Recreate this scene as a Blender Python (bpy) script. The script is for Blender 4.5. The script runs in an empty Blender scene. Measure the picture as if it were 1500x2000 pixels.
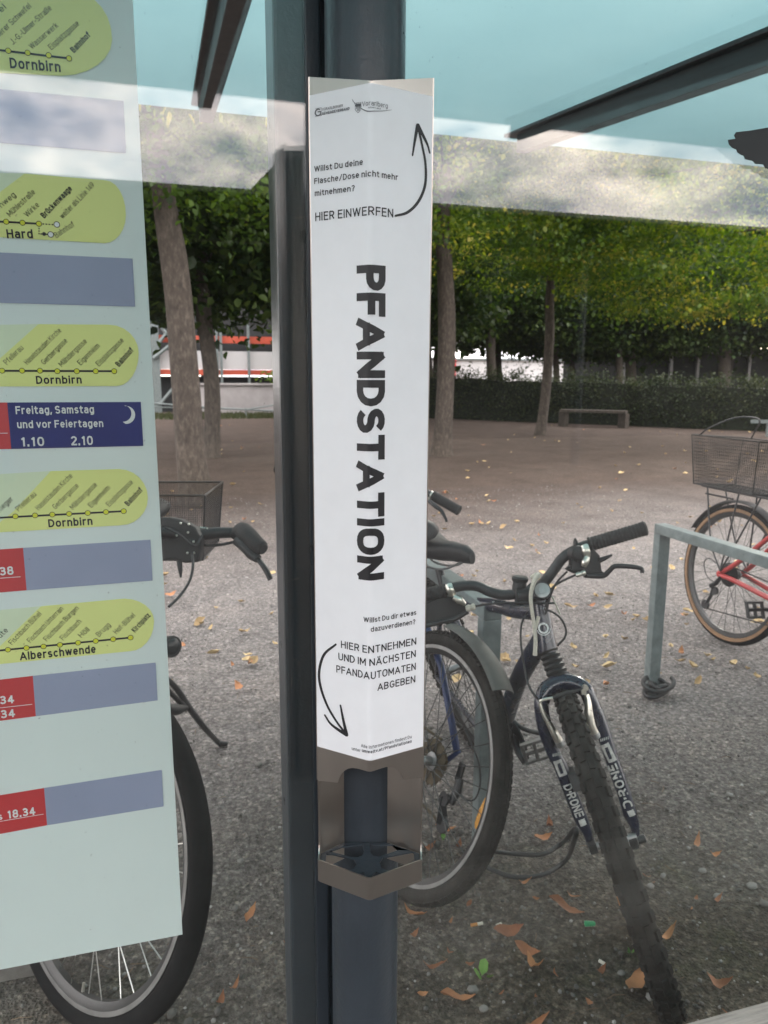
import bpy, bmesh, math, random
import numpy as np
from mathutils import Vector, Matrix, noise as mnoise
random.seed(7)
RNG = np.random.default_rng(7)
PI = math.pi
rad = math.radians
scene = bpy.context.scene
COL = scene.collection

# ------------------------------------------------------------------ camera
FPX, PITCH, YAW, ROLL, CAM_H = 1444.0, rad(10.2), rad(16.0), rad(0.28), 1.3
CAM = Vector((0, 0, CAM_H))
FW = Vector((math.sin(YAW)*math.cos(PITCH), math.cos(YAW)*math.cos(PITCH), -math.sin(PITCH)))
_r = Vector((math.cos(YAW), -math.sin(YAW), 0))
_u = _r.cross(FW)
RT = _r*math.cos(ROLL) + _u*math.sin(ROLL)
UP = -_r*math.sin(ROLL) + _u*math.cos(ROLL)
cam_data = bpy.data.cameras.new('camera')
cam = bpy.data.objects.new('camera', cam_data)
COL.objects.link(cam)
m = Matrix((RT, UP, -FW)).transposed().to_4x4()
m.translation = CAM
cam.matrix_world = m
cam_data.sensor_fit = 'VERTICAL'
cam_data.sensor_height = 36.0
cam_data.lens = FPX/2000*36
cam_data.clip_start = 0.02
cam_data.clip_end = 600
cam_data.dof.use_dof = True
cam_data.dof.focus_distance = 0.8
cam_data.dof.aperture_fstop = 13
scene.camera = cam

# ------------------------------------------------------------------ light
SUN_EL, SUN_AZ = rad(25), rad(46)     # azimuth clockwise from +Y
world = bpy.data.worlds.new('World')
scene.world = world
world.use_nodes = True
nt = world.node_tree
nt.nodes.clear()
out = nt.nodes.new('ShaderNodeOutputWorld')
bg = nt.nodes.new('ShaderNodeBackground')
sky = nt.nodes.new('ShaderNodeTexSky')
sky.sky_type = 'NISHITA'
sky.sun_disc = False
sky.sun_elevation = SUN_EL
sky.sun_rotation = SUN_AZ
sky.air_density = 1.0
sky.dust_density = 1.5
bg.inputs['Strength'].default_value = 0.15
tc = nt.nodes.new('ShaderNodeTexCoord')
mp = nt.nodes.new('ShaderNodeMapping')
mp.inputs['Scale'].default_value = (1, 1, 2.2)
nz = nt.nodes.new('ShaderNodeTexNoise')
nz.inputs['Scale'].default_value = 5.5
nz.inputs['Detail'].default_value = 7
nz.inputs['Roughness'].default_value = 0.55
rmp = nt.nodes.new('ShaderNodeValToRGB')
rmp.color_ramp.elements[0].position = 0.30
rmp.color_ramp.elements[1].position = 0.50
nz2 = nt.nodes.new('ShaderNodeTexNoise')
nz2.inputs['Scale'].default_value = 9
nz2.inputs['Detail'].default_value = 6
rm2 = nt.nodes.new('ShaderNodeValToRGB')
rm2.color_ramp.elements[0].position = 0.35
rm2.color_ramp.elements[0].color = (7, 7.4, 9, 1)
rm2.color_ramp.elements[1].position = 0.7
rm2.color_ramp.elements[1].color = (30, 26, 23.5, 1)
mx = nt.nodes.new('ShaderNodeMix')
mx.data_type = 'RGBA'
L = nt.links.new
L(tc.outputs['Generated'], mp.inputs['Vector'])
L(mp.outputs['Vector'], nz.inputs['Vector'])
L(mp.outputs['Vector'], nz2.inputs['Vector'])
L(nz.outputs['Fac'], rmp.inputs['Fac'])
L(nz2.outputs['Fac'], rm2.inputs['Fac'])
L(rmp.outputs['Color'], mx.inputs['Factor'])
L(sky.outputs['Color'], mx.inputs[6])
L(rm2.outputs['Color'], mx.inputs[7])
L(mx.outputs[2], bg.inputs['Color'])
L(bg.outputs['Background'], out.inputs['Surface'])

sun_d = bpy.data.lights.new('sun', 'SUN')
sun_d.energy = 3.4
sun_d.angle = rad(5)
sun_d.color = (1.0, 0.94, 0.86)
sun = bpy.data.objects.new('sun', sun_d)
COL.objects.link(sun)
to_sun = Vector((math.sin(SUN_AZ)*math.cos(SUN_EL), math.cos(SUN_AZ)*math.cos(SUN_EL), math.sin(SUN_EL)))
sun.rotation_euler = to_sun.to_track_quat('Z', 'Y').to_euler()
sun.location = (0, -5, 20)

vs = scene.view_settings
vs.view_transform = 'Standard'
vs.look = 'None'
vs.gamma = 1
vs.exposure = 1.42
vs.use_curve_mapping = False
cy = scene.cycles
cy.use_denoising = True
cy.max_bounces = 10
cy.diffuse_bounces = 4
cy.glossy_bounces = 4
cy.transmission_bounces = 6
cy.transparent_max_bounces = 16
cy.caustics_reflective = False
cy.caustics_refractive = False
cy.sample_clamp_indirect = 6

# ------------------------------------------------------------------ picture point -> world point
def ray(px, py):
    return FW + RT*((px-750)/FPX) - UP*((py-1000)/FPX)
def atY(px, py, y): d = ray(px, py); return CAM + d*(y/d.y)
def atX(px, py, x): d = ray(px, py); return CAM + d*(x/d.x)
def atZ(px, py, z): d = ray(px, py); return CAM + d*((z-CAM_H)/d.z)
def atT(px, py, t): return CAM + ray(px, py)*t
def atP(px, py, p, n):
    d = ray(px, py); return CAM + d*((p-CAM).dot(n)/d.dot(n))

# ------------------------------------------------------------------ materials
def new_mat(name):
    ma = bpy.data.materials.new(name)
    ma.use_nodes = True
    n = ma.node_tree
    return ma, n, n.nodes['Principled BSDF'], n.links.new
def ramp(n, stops):
    r = n.nodes.new('ShaderNodeValToRGB')
    e = r.color_ramp.elements
    while len(e) < len(stops): e.new(0.5)
    for k, (p, c) in enumerate(stops):
        e[k].position = p
        e[k].color = (*c, 1) if len(c) == 3 else c
    return r
def noise_node(n, scale, detail=4, rough=0.55, coord='Object', vscale=None):
    t = n.nodes.new('ShaderNodeTexCoord')
    z = n.nodes.new('ShaderNodeTexNoise')
    z.inputs['Scale'].default_value = scale
    z.inputs['Detail'].default_value = detail
    z.inputs['Roughness'].default_value = rough
    if vscale:
        mpp = n.nodes.new('ShaderNodeMapping')
        mpp.inputs['Scale'].default_value = vscale
        n.links.new(t.outputs[coord], mpp.inputs['Vector'])
        n.links.new(mpp.outputs['Vector'], z.inputs['Vector'])
    else:
        n.links.new(t.outputs[coord], z.inputs['Vector'])
    return z
def mat(name, col, rough=0.5, metal=0.0, var=0.15, vs=30, bump=0.0, bs=200, spec=0.5, vscale=None, rvar=0.1, coat=0):
    ma, n, b, l = new_mat(name)
    z = noise_node(n, vs, 5, 0.6, vscale=vscale)
    c0 = tuple(max(0, c*(1-var)) for c in col)
    c1 = tuple(min(1, c*(1+var)) for c in col)
    r = ramp(n, [(0.3, c0), (0.7, c1)])
    l(z.outputs['Fac'], r.inputs['Fac'])
    l(r.outputs['Color'], b.inputs['Base Color'])
    mr = n.nodes.new('ShaderNodeMapRange')
    mr.inputs['To Min'].default_value = max(0.02, rough-rvar)
    mr.inputs['To Max'].default_value = min(1, rough+rvar)
    l(z.outputs['Fac'], mr.inputs['Value'])
    l(mr.outputs['Result'], b.inputs['Roughness'])
    b.inputs['Metallic'].default_value = metal
    b.inputs['Specular IOR Level'].default_value = spec
    b.inputs['Coat Weight'].default_value = coat
    if bump:
        z2 = noise_node(n, bs, 3, 0.6)
        bp = n.nodes.new('ShaderNodeBump')
        bp.inputs['Strength'].default_value = bump
        bp.inputs['Distance'].default_value = 0.002
        l(z2.outputs['Fac'], bp.inputs['Height'])
        l(bp.outputs['Normal'], b.inputs['Normal'])
    return ma
M = {}
M['paint'] = mat('anthracite_paint', (0.033, 0.041, 0.050), 0.3, 0, 0.12, 12, 0.25, 160, rvar=0.08)
M['beam'] = mat('dark_beam_paint', (0.010, 0.012, 0.014), 0.45, 0, 0.2, 20)
M['white_print'] = mat('white_print_foil', (0.78, 0.78, 0.80), 0.38, 0, 0.02, 40)
M['black_print'] = mat('black_print', (0.010, 0.010, 0.012), 0.5, 0, 0.05)
M['grey_print'] = mat('grey_print', (0.10, 0.10, 0.11), 0.5, 0, 0.05)
M['steel'] = mat('brushed_steel', (0.47, 0.425, 0.385), 0.30, 1.0, 0.03, 9, 0, vscale=(6, 6, 1), rvar=0.03)
M['panel'] = mat('timetable_panel', (0.68, 0.76, 0.745), 0.45, 0, 0.03, 3)
M['lime'] = mat('lime_print', (0.73, 0.78, 0.28), 0.45, 0, 0.03, 8)
M['pale_lime'] = mat('pale_lime_print', (0.66, 0.76, 0.55), 0.45, 0, 0.03, 8)
M['lavender'] = mat('lavender_print', (0.285, 0.32, 0.45), 0.45, 0, 0.06, 8)
M['red_print'] = mat('red_print', (0.50, 0.035, 0.04), 0.45, 0, 0.05, 20)
M['navy_print'] = mat('navy_print', (0.015, 0.022, 0.15), 0.45, 0, 0.05, 20)
M['stop'] = mat('yellow_stop_print', (0.68, 0.68, 0.03), 0.45, 0, 0.03)
M['white_txt'] = mat('white_letter_print', (0.72, 0.74, 0.74), 0.45, 0, 0.02)
M['silver_print'] = mat('worn_silver_print', (0.42, 0.42, 0.40), 0.5, 0, 0.35, 120)
M['rubber'] = mat('tyre_rubber', (0.009, 0.009, 0.0095), 0.8, 0, 0.35, 25, 0.2, 120, 0.06)
M['mud_rubber'] = mat('dusty_tyre_rubber', (0.026, 0.024, 0.022), 0.85, 0, 0.5, 18, 0.3, 120, 0.1)
M['gum'] = mat('gum_sidewall', (0.20, 0.115, 0.06), 0.7, 0, 0.2, 20)
M['rim_grey'] = mat('grey_rim', (0.20, 0.195, 0.19), 0.5, 0.5, 0.2, 20)
M['track'] = mat('worn_brake_track', (0.22, 0.215, 0.21), 0.45, 0.5, 0.2, 20)
M['rim_black'] = mat('black_rim', (0.02, 0.02, 0.02), 0.4, 0.2, 0.2, 20)
M['spoke'] = mat('spoke_steel', (0.55, 0.54, 0.52), 0.3, 1, 0.1)
M['dark_spoke'] = mat('dull_spoke', (0.08, 0.08, 0.08), 0.4, 0.8, 0.1)
M['black_metal'] = mat('black_bike_metal', (0.014, 0.014, 0.016), 0.38, 0, 0.25, 30)
M['grey_bar'] = mat('worn_black_bar', (0.045, 0.045, 0.047), 0.42, 0.4, 0.3, 30)
M['plastic'] = mat('black_plastic', (0.018, 0.018, 0.019), 0.55, 0, 0.25, 40, 0.15)
M['grip'] = mat('grip_rubber', (0.020, 0.019, 0.019), 0.8, 0, 0.3, 60, 0.4, 500)
M['navy'] = mat('navy_frame_paint', (0.010, 0.013, 0.030), 0.28, 0, 0.2, 20, coat=0.4)
M['blue'] = mat('blue_frame_paint', (0.010, 0.026, 0.10), 0.4, 0, 0.25, 30)
M['red'] = mat('red_frame_paint', (0.36, 0.03, 0.03), 0.35, 0, 0.15, 20)
M['silver'] = mat('silver_alloy', (0.72, 0.69, 0.62), 0.3, 0.9, 0.1, 40)
M['dull_alloy'] = mat('dull_alloy', (0.30, 0.30, 0.30), 0.45, 0.8, 0.25, 30)
M['cream'] = mat('cream_cord', (0.62, 0.58, 0.50), 0.85, 0, 0.15, 300, 0.8, 700)
M['guard'] = mat('dusty_mudguard', (0.085, 0.085, 0.078), 0.7, 0, 0.25, 14, 0.2, 150)
M['rust'] = mat('dirty_cassette', (0.075, 0.058, 0.035), 0.6, 0.5, 0.5, 40)
M['amber'] = mat('amber_reflector', (0.50, 0.24, 0.05), 0.25, 0, 0.3, 200)
M['galv'] = mat('galvanised_steel', (0.165, 0.195, 0.195), 0.62, 0.1, 0.25, 22, 0.1, 80)
M['lens'] = mat('lamp_lens', (0.42, 0.42, 0.42), 0.2, 0.3, 0.1)
M['bench_wood'] = mat('weathered_bench_wood', (0.20, 0.18, 0.165), 0.75, 0, 0.3, 14, 0.5, 90, vscale=(1, 14, 14))
M['concrete'] = mat('concrete', (0.36, 0.34, 0.34), 0.85, 0, 0.25, 1.2, 0.3, 20)
M['white_wall'] = mat('white_wall', (0.50, 0.495, 0.50), 0.7, 0, 0.06, 0.6)
M['orange_red'] = mat('orange_red_edge', (0.45, 0.075, 0.04), 0.5, 0, 0.1, 2)
M['shade_dark'] = mat('interior_shade', (0.022, 0.024, 0.026), 0.8, 0, 0.4, 0.6)  # near black: the shade inside deck and pavilion put into the colour
M['paving'] = mat('dark_paving', (0.045, 0.043, 0.040), 0.85, 0, 0.25, 4, 0.3, 30)
M['dark_glass'] = mat('dark_window_glass', (0.015, 0.018, 0.02), 0.3, 0, 0.2, 1)
M['asphalt'] = mat('asphalt', (0.045, 0.045, 0.045), 0.9, 0, 0.25, 3, 0.4, 60)
M['stone'] = mat('kerb_stone', (0.20, 0.19, 0.175), 0.85, 0, 0.3, 14, 0.5, 80)
M['facade'] = mat('grey_facade', (0.16, 0.155, 0.15), 0.8, 0, 0.2, 0.4)
M['hedge_core'] = mat('dark_hedge_core', (0.012, 0.017, 0.008), 0.95, 0, 0.6, 14, 0.6, 40)  # dark colour for the solid core added inside the hedge
M['twig'] = mat('dry_twigs', (0.14, 0.095, 0.06), 0.85, 0, 0.5, 9)
M['green_scrap'] = mat('green_plastic', (0.02, 0.30, 0.11), 0.3, 0, 0.2, 200)
M['paper'] = mat('cigarette_paper', (0.62, 0.58, 0.5), 0.8, 0, 0.1, 200)
M['filter'] = mat('cigarette_filter', (0.50, 0.22, 0.07), 0.8, 0, 0.2, 300)

def bark(name, c0, c1, c2):
    ma, n, b, l = new_mat(name)
    z = noise_node(n, 11, 9, 0.75, vscale=(2.0, 2.0, 0.85))
    r = ramp(n, [(0.30, c0), (0.52, c1), (0.72, c2)])
    l(z.outputs['Fac'], r.inputs['Fac'])
    l(r.outputs['Color'], b.inputs['Base Color'])
    b.inputs['Roughness'].default_value = 0.9
    bp = n.nodes.new('ShaderNodeBump')
    bp.inputs['Strength'].default_value = 0.9
    bp.inputs['Distance'].default_value = 0.03
    l(z.outputs['Fac'], bp.inputs['Height'])
    l(bp.outputs['Normal'], b.inputs['Normal'])
    return ma
M['bark'] = bark('linden_bark', (0.024, 0.019, 0.015), (0.062, 0.049, 0.039), (0.15, 0.125, 0.102))
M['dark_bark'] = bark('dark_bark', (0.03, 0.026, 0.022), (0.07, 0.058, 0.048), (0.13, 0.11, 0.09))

def leaf_mat(name, stops, trans=0.45):
    ma, n, b, l = new_mat(name)
    n.nodes.remove(b)
    at = n.nodes.new('ShaderNodeAttribute')
    at.attribute_name = 'tint'
    r = ramp(n, stops)
    l(at.outputs['Fac'], r.inputs['Fac'])
    d = n.nodes.new('ShaderNodeBsdfDiffuse')
    t = n.nodes.new('ShaderNodeBsdfTranslucent')
    g = n.nodes.new('ShaderNodeBsdfGlossy')
    g.inputs['Roughness'].default_value = 0.45
    g.inputs['Color'].default_value = (0.5, 0.5, 0.5, 1)
    hs = n.nodes.new('ShaderNodeHueSaturation')
    hs.inputs['Saturation'].default_value = 1.15
    hs.inputs['Value'].default_value = 1.75
    l(r.outputs['Color'], d.inputs['Color'])
    l(r.outputs['Color'], hs.inputs['Color'])
    l(hs.outputs['Color'], t.inputs['Color'])
    m1 = n.nodes.new('ShaderNodeMixShader')
    m1.inputs[0].default_value = trans
    m2 = n.nodes.new('ShaderNodeMixShader')
    m2.inputs[0].default_value = 0.04
    l(d.outputs[0], m1.inputs[1]); l(t.outputs[0], m1.inputs[2])
    l(m1.outputs[0], m2.inputs[1]); l(g.outputs[0], m2.inputs[2])
    o = n.nodes['Material Output']
    l(m2.outputs[0], o.inputs['Surface'])
    return ma
M['leaf'] = leaf_mat('linden_leaves', [(0.0, (0.026, 0.052, 0.012)), (0.45, (0.062, 0.115, 0.016)), (0.8, (0.15, 0.20, 0.026)), (0.97, (0.32, 0.29, 0.06))])
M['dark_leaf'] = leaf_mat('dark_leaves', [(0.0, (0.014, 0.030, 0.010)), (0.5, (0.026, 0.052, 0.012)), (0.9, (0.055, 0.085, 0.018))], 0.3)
M['hedge_leaf'] = leaf_mat('hedge_leaves', [(0.0, (0.014, 0.024, 0.008)), (0.5, (0.025, 0.038, 0.011)), (0.95, (0.055, 0.062, 0.022))], 0.25)

def litter_mat(name, c0, c1):
    ma, n, b, l = new_mat(name)
    oi = n.nodes.new('ShaderNodeObjectInfo')
    z = noise_node(n, 60, 5, 0.65)
    mm = n.nodes.new('ShaderNodeMath'); mm.operation = 'MULTIPLY_ADD'
    mm.inputs[1].default_value = 0.7
    l(oi.outputs['Random'], mm.inputs[0])
    sc = n.nodes.new('ShaderNodeMath'); sc.operation = 'MULTIPLY'; sc.inputs[1].default_value = 0.45
    l(z.outputs['Fac'], sc.inputs[0])
    l(sc.outputs[0], mm.inputs[2])
    r = ramp(n, [(0.15, c0), (0.9, c1)])
    l(mm.outputs[0], r.inputs['Fac'])
    l(r.outputs['Color'], b.inputs['Base Color'])
    b.inputs['Roughness'].default_value = 0.7
    return ma
M['dry_leaf'] = litter_mat('dry_leaf', (0.20, 0.068, 0.028), (0.46, 0.21, 0.09))
M['yellow_leaf'] = litter_mat('yellow_leaf', (0.26, 0.17, 0.075), (0.55, 0.42, 0.22))
M['weed'] = litter_mat('weed_green', (0.07, 0.19, 0.03), (0.16, 0.30, 0.06))

def schlick(n, l, f0, power=5.0):
    g = n.nodes.new('ShaderNodeNewGeometry')
    dp = n.nodes.new('ShaderNodeVectorMath'); dp.operation = 'DOT_PRODUCT'
    l(g.outputs['Incoming'], dp.inputs[0]); l(g.outputs['Normal'], dp.inputs[1])
    ab = n.nodes.new('ShaderNodeMath'); ab.operation = 'ABSOLUTE'; l(dp.outputs['Value'], ab.inputs[0])
    on = n.nodes.new('ShaderNodeMath'); on.operation = 'SUBTRACT'; on.inputs[0].default_value = 1; l(ab.outputs[0], on.inputs[1])
    pw = n.nodes.new('ShaderNodeMath'); pw.operation = 'POWER'; pw.inputs[1].default_value = power; l(on.outputs[0], pw.inputs[0])
    ma = n.nodes.new('ShaderNodeMath'); ma.operation = 'MULTIPLY_ADD'
    ma.inputs[1].default_value = 1-f0; ma.inputs[2].default_value = f0
    l(pw.outputs[0], ma.inputs[0])
    return ma
def glass_mat():
    ma, n, b, l = new_mat('shelter_glass')
    n.nodes.remove(b)
    t = n.nodes.new('ShaderNodeBsdfTransparent'); t.inputs['Color'].default_value = (0.955, 0.972, 0.965, 1)
    g = n.nodes.new('ShaderNodeBsdfGlossy'); g.inputs['Roughness'].default_value = 0.0
    g.inputs['Color'].default_value = (1, 1, 1, 1)
    dd = n.nodes.new('ShaderNodeBsdfDiffuse'); dd.inputs['Color'].default_value = (0.55, 0.53, 0.5, 1)
    f = schlick(n, l, 0.041)
    m1 = n.nodes.new('ShaderNodeMixShader')
    l(f.outputs[0], m1.inputs[0]); l(t.outputs[0], m1.inputs[1]); l(g.outputs[0], m1.inputs[2])
    z = noise_node(n, 3.0, 8, 0.7)
    z2 = noise_node(n, 260, 2, 0.5)
    r1 = ramp(n, [(0.35, (0.001, 0.001, 0.001)), (0.75, (0.010, 0.010, 0.010))])
    r2 = ramp(n, [(0.74, (0, 0, 0)), (0.80, (0.25, 0.25, 0.25))])
    l(z.outputs['Fac'], r1.inputs['Fac']); l(z2.outputs['Fac'], r2.inputs['Fac'])
    ad = n.nodes.new('ShaderNodeMath'); ad.operation = 'ADD'; ad.use_clamp = True
    l(r1.outputs['Color'], ad.inputs[0]); l(r2.outputs['Color'], ad.inputs[1])
    m2 = n.nodes.new('ShaderNodeMixShader')
    l(ad.outputs[0], m2.inputs[0]); l(m1.outputs[0], m2.inputs[1]); l(dd.outputs[0], m2.inputs[2])
    l(m2.outputs[0], n.nodes['Material Output'].inputs['Surface'])
    return ma
M['glass'] = glass_mat()
def roof_mat():
    ma, n, b, l = new_mat('frosted_roof_glass')
    n.nodes.remove(b)
    z = noise_node(n, 1.3, 6, 0.6)
    r = ramp(n, [(0.3, (0.40, 0.55, 0.575)), (0.7, (0.46, 0.61, 0.63))])
    l(z.outputs['Fac'], r.inputs['Fac'])
    t = n.nodes.new('ShaderNodeBsdfTranslucent')
    d = n.nodes.new('ShaderNodeBsdfDiffuse')
    d.inputs['Color'].default_value = (0.30, 0.42, 0.44, 1)
    l(r.outputs['Color'], t.inputs['Color'])
    m1 = n.nodes.new('ShaderNodeMixShader'); m1.inputs[0].default_value = 0.35
    l(t.outputs[0], m1.inputs[1]); l(d.outputs[0], m1.inputs[2])
    g = n.nodes.new('ShaderNodeBsdfGlossy'); g.inputs['Roughness'].default_value = 0.15
    m2 = n.nodes.new('ShaderNodeMixShader')
    f = schlick(n, l, 0.03)
    l(f.outputs[0], m2.inputs[0]); l(m1.outputs[0], m2.inputs[1]); l(g.outputs[0], m2.inputs[2])
    l(m2.outputs[0], n.nodes['Material Output'].inputs['Surface'])
    return ma
M['roof'] = roof_mat()
def ground_mat():
    ma, n, b, l = new_mat('gravel_ground')
    t = n.nodes.new('ShaderNodeTexCoord')
    def nz(s, d=6, r=0.6):
        z = n.nodes.new('ShaderNodeTexNoise'); z.inputs['Scale'].default_value = s
        z.inputs['Detail'].default_value = d; z.inputs['Roughness'].default_value = r
        l(t.outputs['Object'], z.inputs['Vector']); return z
    def mixc(fac, a, bb, mode='MIX'):
        mxn = n.nodes.new('ShaderNodeMix'); mxn.data_type = 'RGBA'; mxn.blend_type = mode
        if isinstance(fac, float): mxn.inputs[0].default_value = fac
        else: l(fac, mxn.inputs[0])
        l(a, mxn.inputs[6]); l(bb, mxn.inputs[7]); return mxn.outputs[2]
    fine = nz(55, 9, 0.75)
    grit = ramp(n, [(0.30, (0.078, 0.071, 0.068)), (0.5, (0.195, 0.182, 0.177)), (0.70, (0.38, 0.36, 0.35))])
    l(fine.outputs['Fac'], grit.inputs['Fac'])
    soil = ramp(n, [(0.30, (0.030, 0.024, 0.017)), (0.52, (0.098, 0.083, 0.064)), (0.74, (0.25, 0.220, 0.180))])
    l(fine.outputs['Fac'], soil.inputs['Fac'])
    brown = ramp(n, [(0.30, (0.050, 0.036, 0.030)), (0.55, (0.105, 0.080, 0.068)), (0.75, (0.175, 0.140, 0.12))])
    l(fine.outputs['Fac'], brown.inputs['Fac'])
    sp = n.nodes.new('ShaderNodeSeparateXYZ'); l(t.outputs['Object'], sp.inputs[0])
    big = nz(1.1, 5, 0.6)
    ofs = n.nodes.new('ShaderNodeMath'); ofs.operation = 'MULTIPLY_ADD'
    ofs.inputs[1].default_value = 1.6
    l(big.outputs['Fac'], ofs.inputs[0]); l(sp.outputs['Y'], ofs.inputs[2])     # y + 1.6 n
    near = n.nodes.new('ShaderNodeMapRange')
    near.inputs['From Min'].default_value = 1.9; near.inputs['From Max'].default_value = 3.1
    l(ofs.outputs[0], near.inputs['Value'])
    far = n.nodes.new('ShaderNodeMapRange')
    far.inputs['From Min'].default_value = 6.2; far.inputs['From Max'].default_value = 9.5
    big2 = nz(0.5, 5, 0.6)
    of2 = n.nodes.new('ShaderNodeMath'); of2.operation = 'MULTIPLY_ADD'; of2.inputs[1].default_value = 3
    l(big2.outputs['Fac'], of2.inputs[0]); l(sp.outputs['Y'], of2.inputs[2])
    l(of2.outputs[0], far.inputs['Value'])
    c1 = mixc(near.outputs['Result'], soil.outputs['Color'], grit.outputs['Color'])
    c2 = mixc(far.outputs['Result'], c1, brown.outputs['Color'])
    pz = nz(1.9, 7, 0.7)
    pr_ = ramp(n, [(0.30, (0.74, 0.72, 0.70)), (0.5, (1.0, 1.0, 1.0)), (0.70, (1.24, 1.20, 1.16))])
    l(pz.outputs['Fac'], pr_.inputs['Fac'])
    c2 = mixc(1.0, c2, pr_.outputs['Color'], 'MULTIPLY')
    # moss patches in the near soil
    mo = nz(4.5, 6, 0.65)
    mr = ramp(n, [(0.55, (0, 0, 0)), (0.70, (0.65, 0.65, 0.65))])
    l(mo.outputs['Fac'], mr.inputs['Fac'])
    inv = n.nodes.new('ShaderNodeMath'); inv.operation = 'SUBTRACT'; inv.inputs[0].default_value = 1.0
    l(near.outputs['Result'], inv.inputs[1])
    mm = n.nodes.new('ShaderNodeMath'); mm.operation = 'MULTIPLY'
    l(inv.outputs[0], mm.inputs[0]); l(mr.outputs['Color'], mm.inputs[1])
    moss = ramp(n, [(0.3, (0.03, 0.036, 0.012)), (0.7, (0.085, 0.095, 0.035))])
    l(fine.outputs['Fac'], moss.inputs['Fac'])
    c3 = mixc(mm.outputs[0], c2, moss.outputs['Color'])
    vc = n.nodes.new('ShaderNodeTexVoronoi'); vc.inputs['Scale'].default_value = 115
    l(t.outputs['Object'], vc.inputs['Vector'])
    sv = n.nodes.new('ShaderNodeSeparateColor'); l(vc.outputs['Color'], sv.inputs[0])
    vr = ramp(n, [(0.0, (0.66, 0.66, 0.66)), (0.7, (1.0, 1.0, 1.0)), (0.93, (1.2, 1.18, 1.15)), (1.0, (1.7, 1.66, 1.6))])
    l(sv.outputs[0], vr.inputs['Fac'])
    c4 = mixc(1.0, c3, vr.outputs['Color'], 'MULTIPLY')
    l(c4, b.inputs['Base Color'])
    b.inputs['Roughness'].default_value = 0.95
    b.inputs['Specular IOR Level'].default_value = 0.2
    vo = n.nodes.new('ShaderNodeTexVoronoi'); vo.inputs['Scale'].default_value = 130
    l(t.outputs['Object'], vo.inputs['Vector'])
    bh = n.nodes.new('ShaderNodeMath'); bh.operation = 'ADD'
    l(vo.outputs['Distance'], bh.inputs[0]); l(fine.outputs['Fac'], bh.inputs[1])
    bp = n.nodes.new('ShaderNodeBump'); bp.inputs['Strength'].default_value = 0.9; bp.inputs['Distance'].default_value = 0.012
    l(bh.outputs[0], bp.inputs['Height']); l(bp.outputs['Normal'], b.inputs['Normal'])
    return ma
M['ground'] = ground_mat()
def pebble_mat():
    ma, n, b, l = new_mat('pebbles')
    at = n.nodes.new('ShaderNodeAttribute'); at.attribute_name = 'tint'
    r = ramp(n, [(0.0, (0.05, 0.047, 0.042)), (0.5, (0.14, 0.132, 0.12)), (0.9, (0.26, 0.25, 0.235)), (1.0, (0.42, 0.41, 0.39))])
    l(at.outputs['Fac'], r.inputs['Fac']); l(r.outputs['Color'], b.inputs['Base Color'])
    b.inputs['Roughness'].default_value = 0.85
    return ma
M['pebble'] = pebble_mat()

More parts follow.
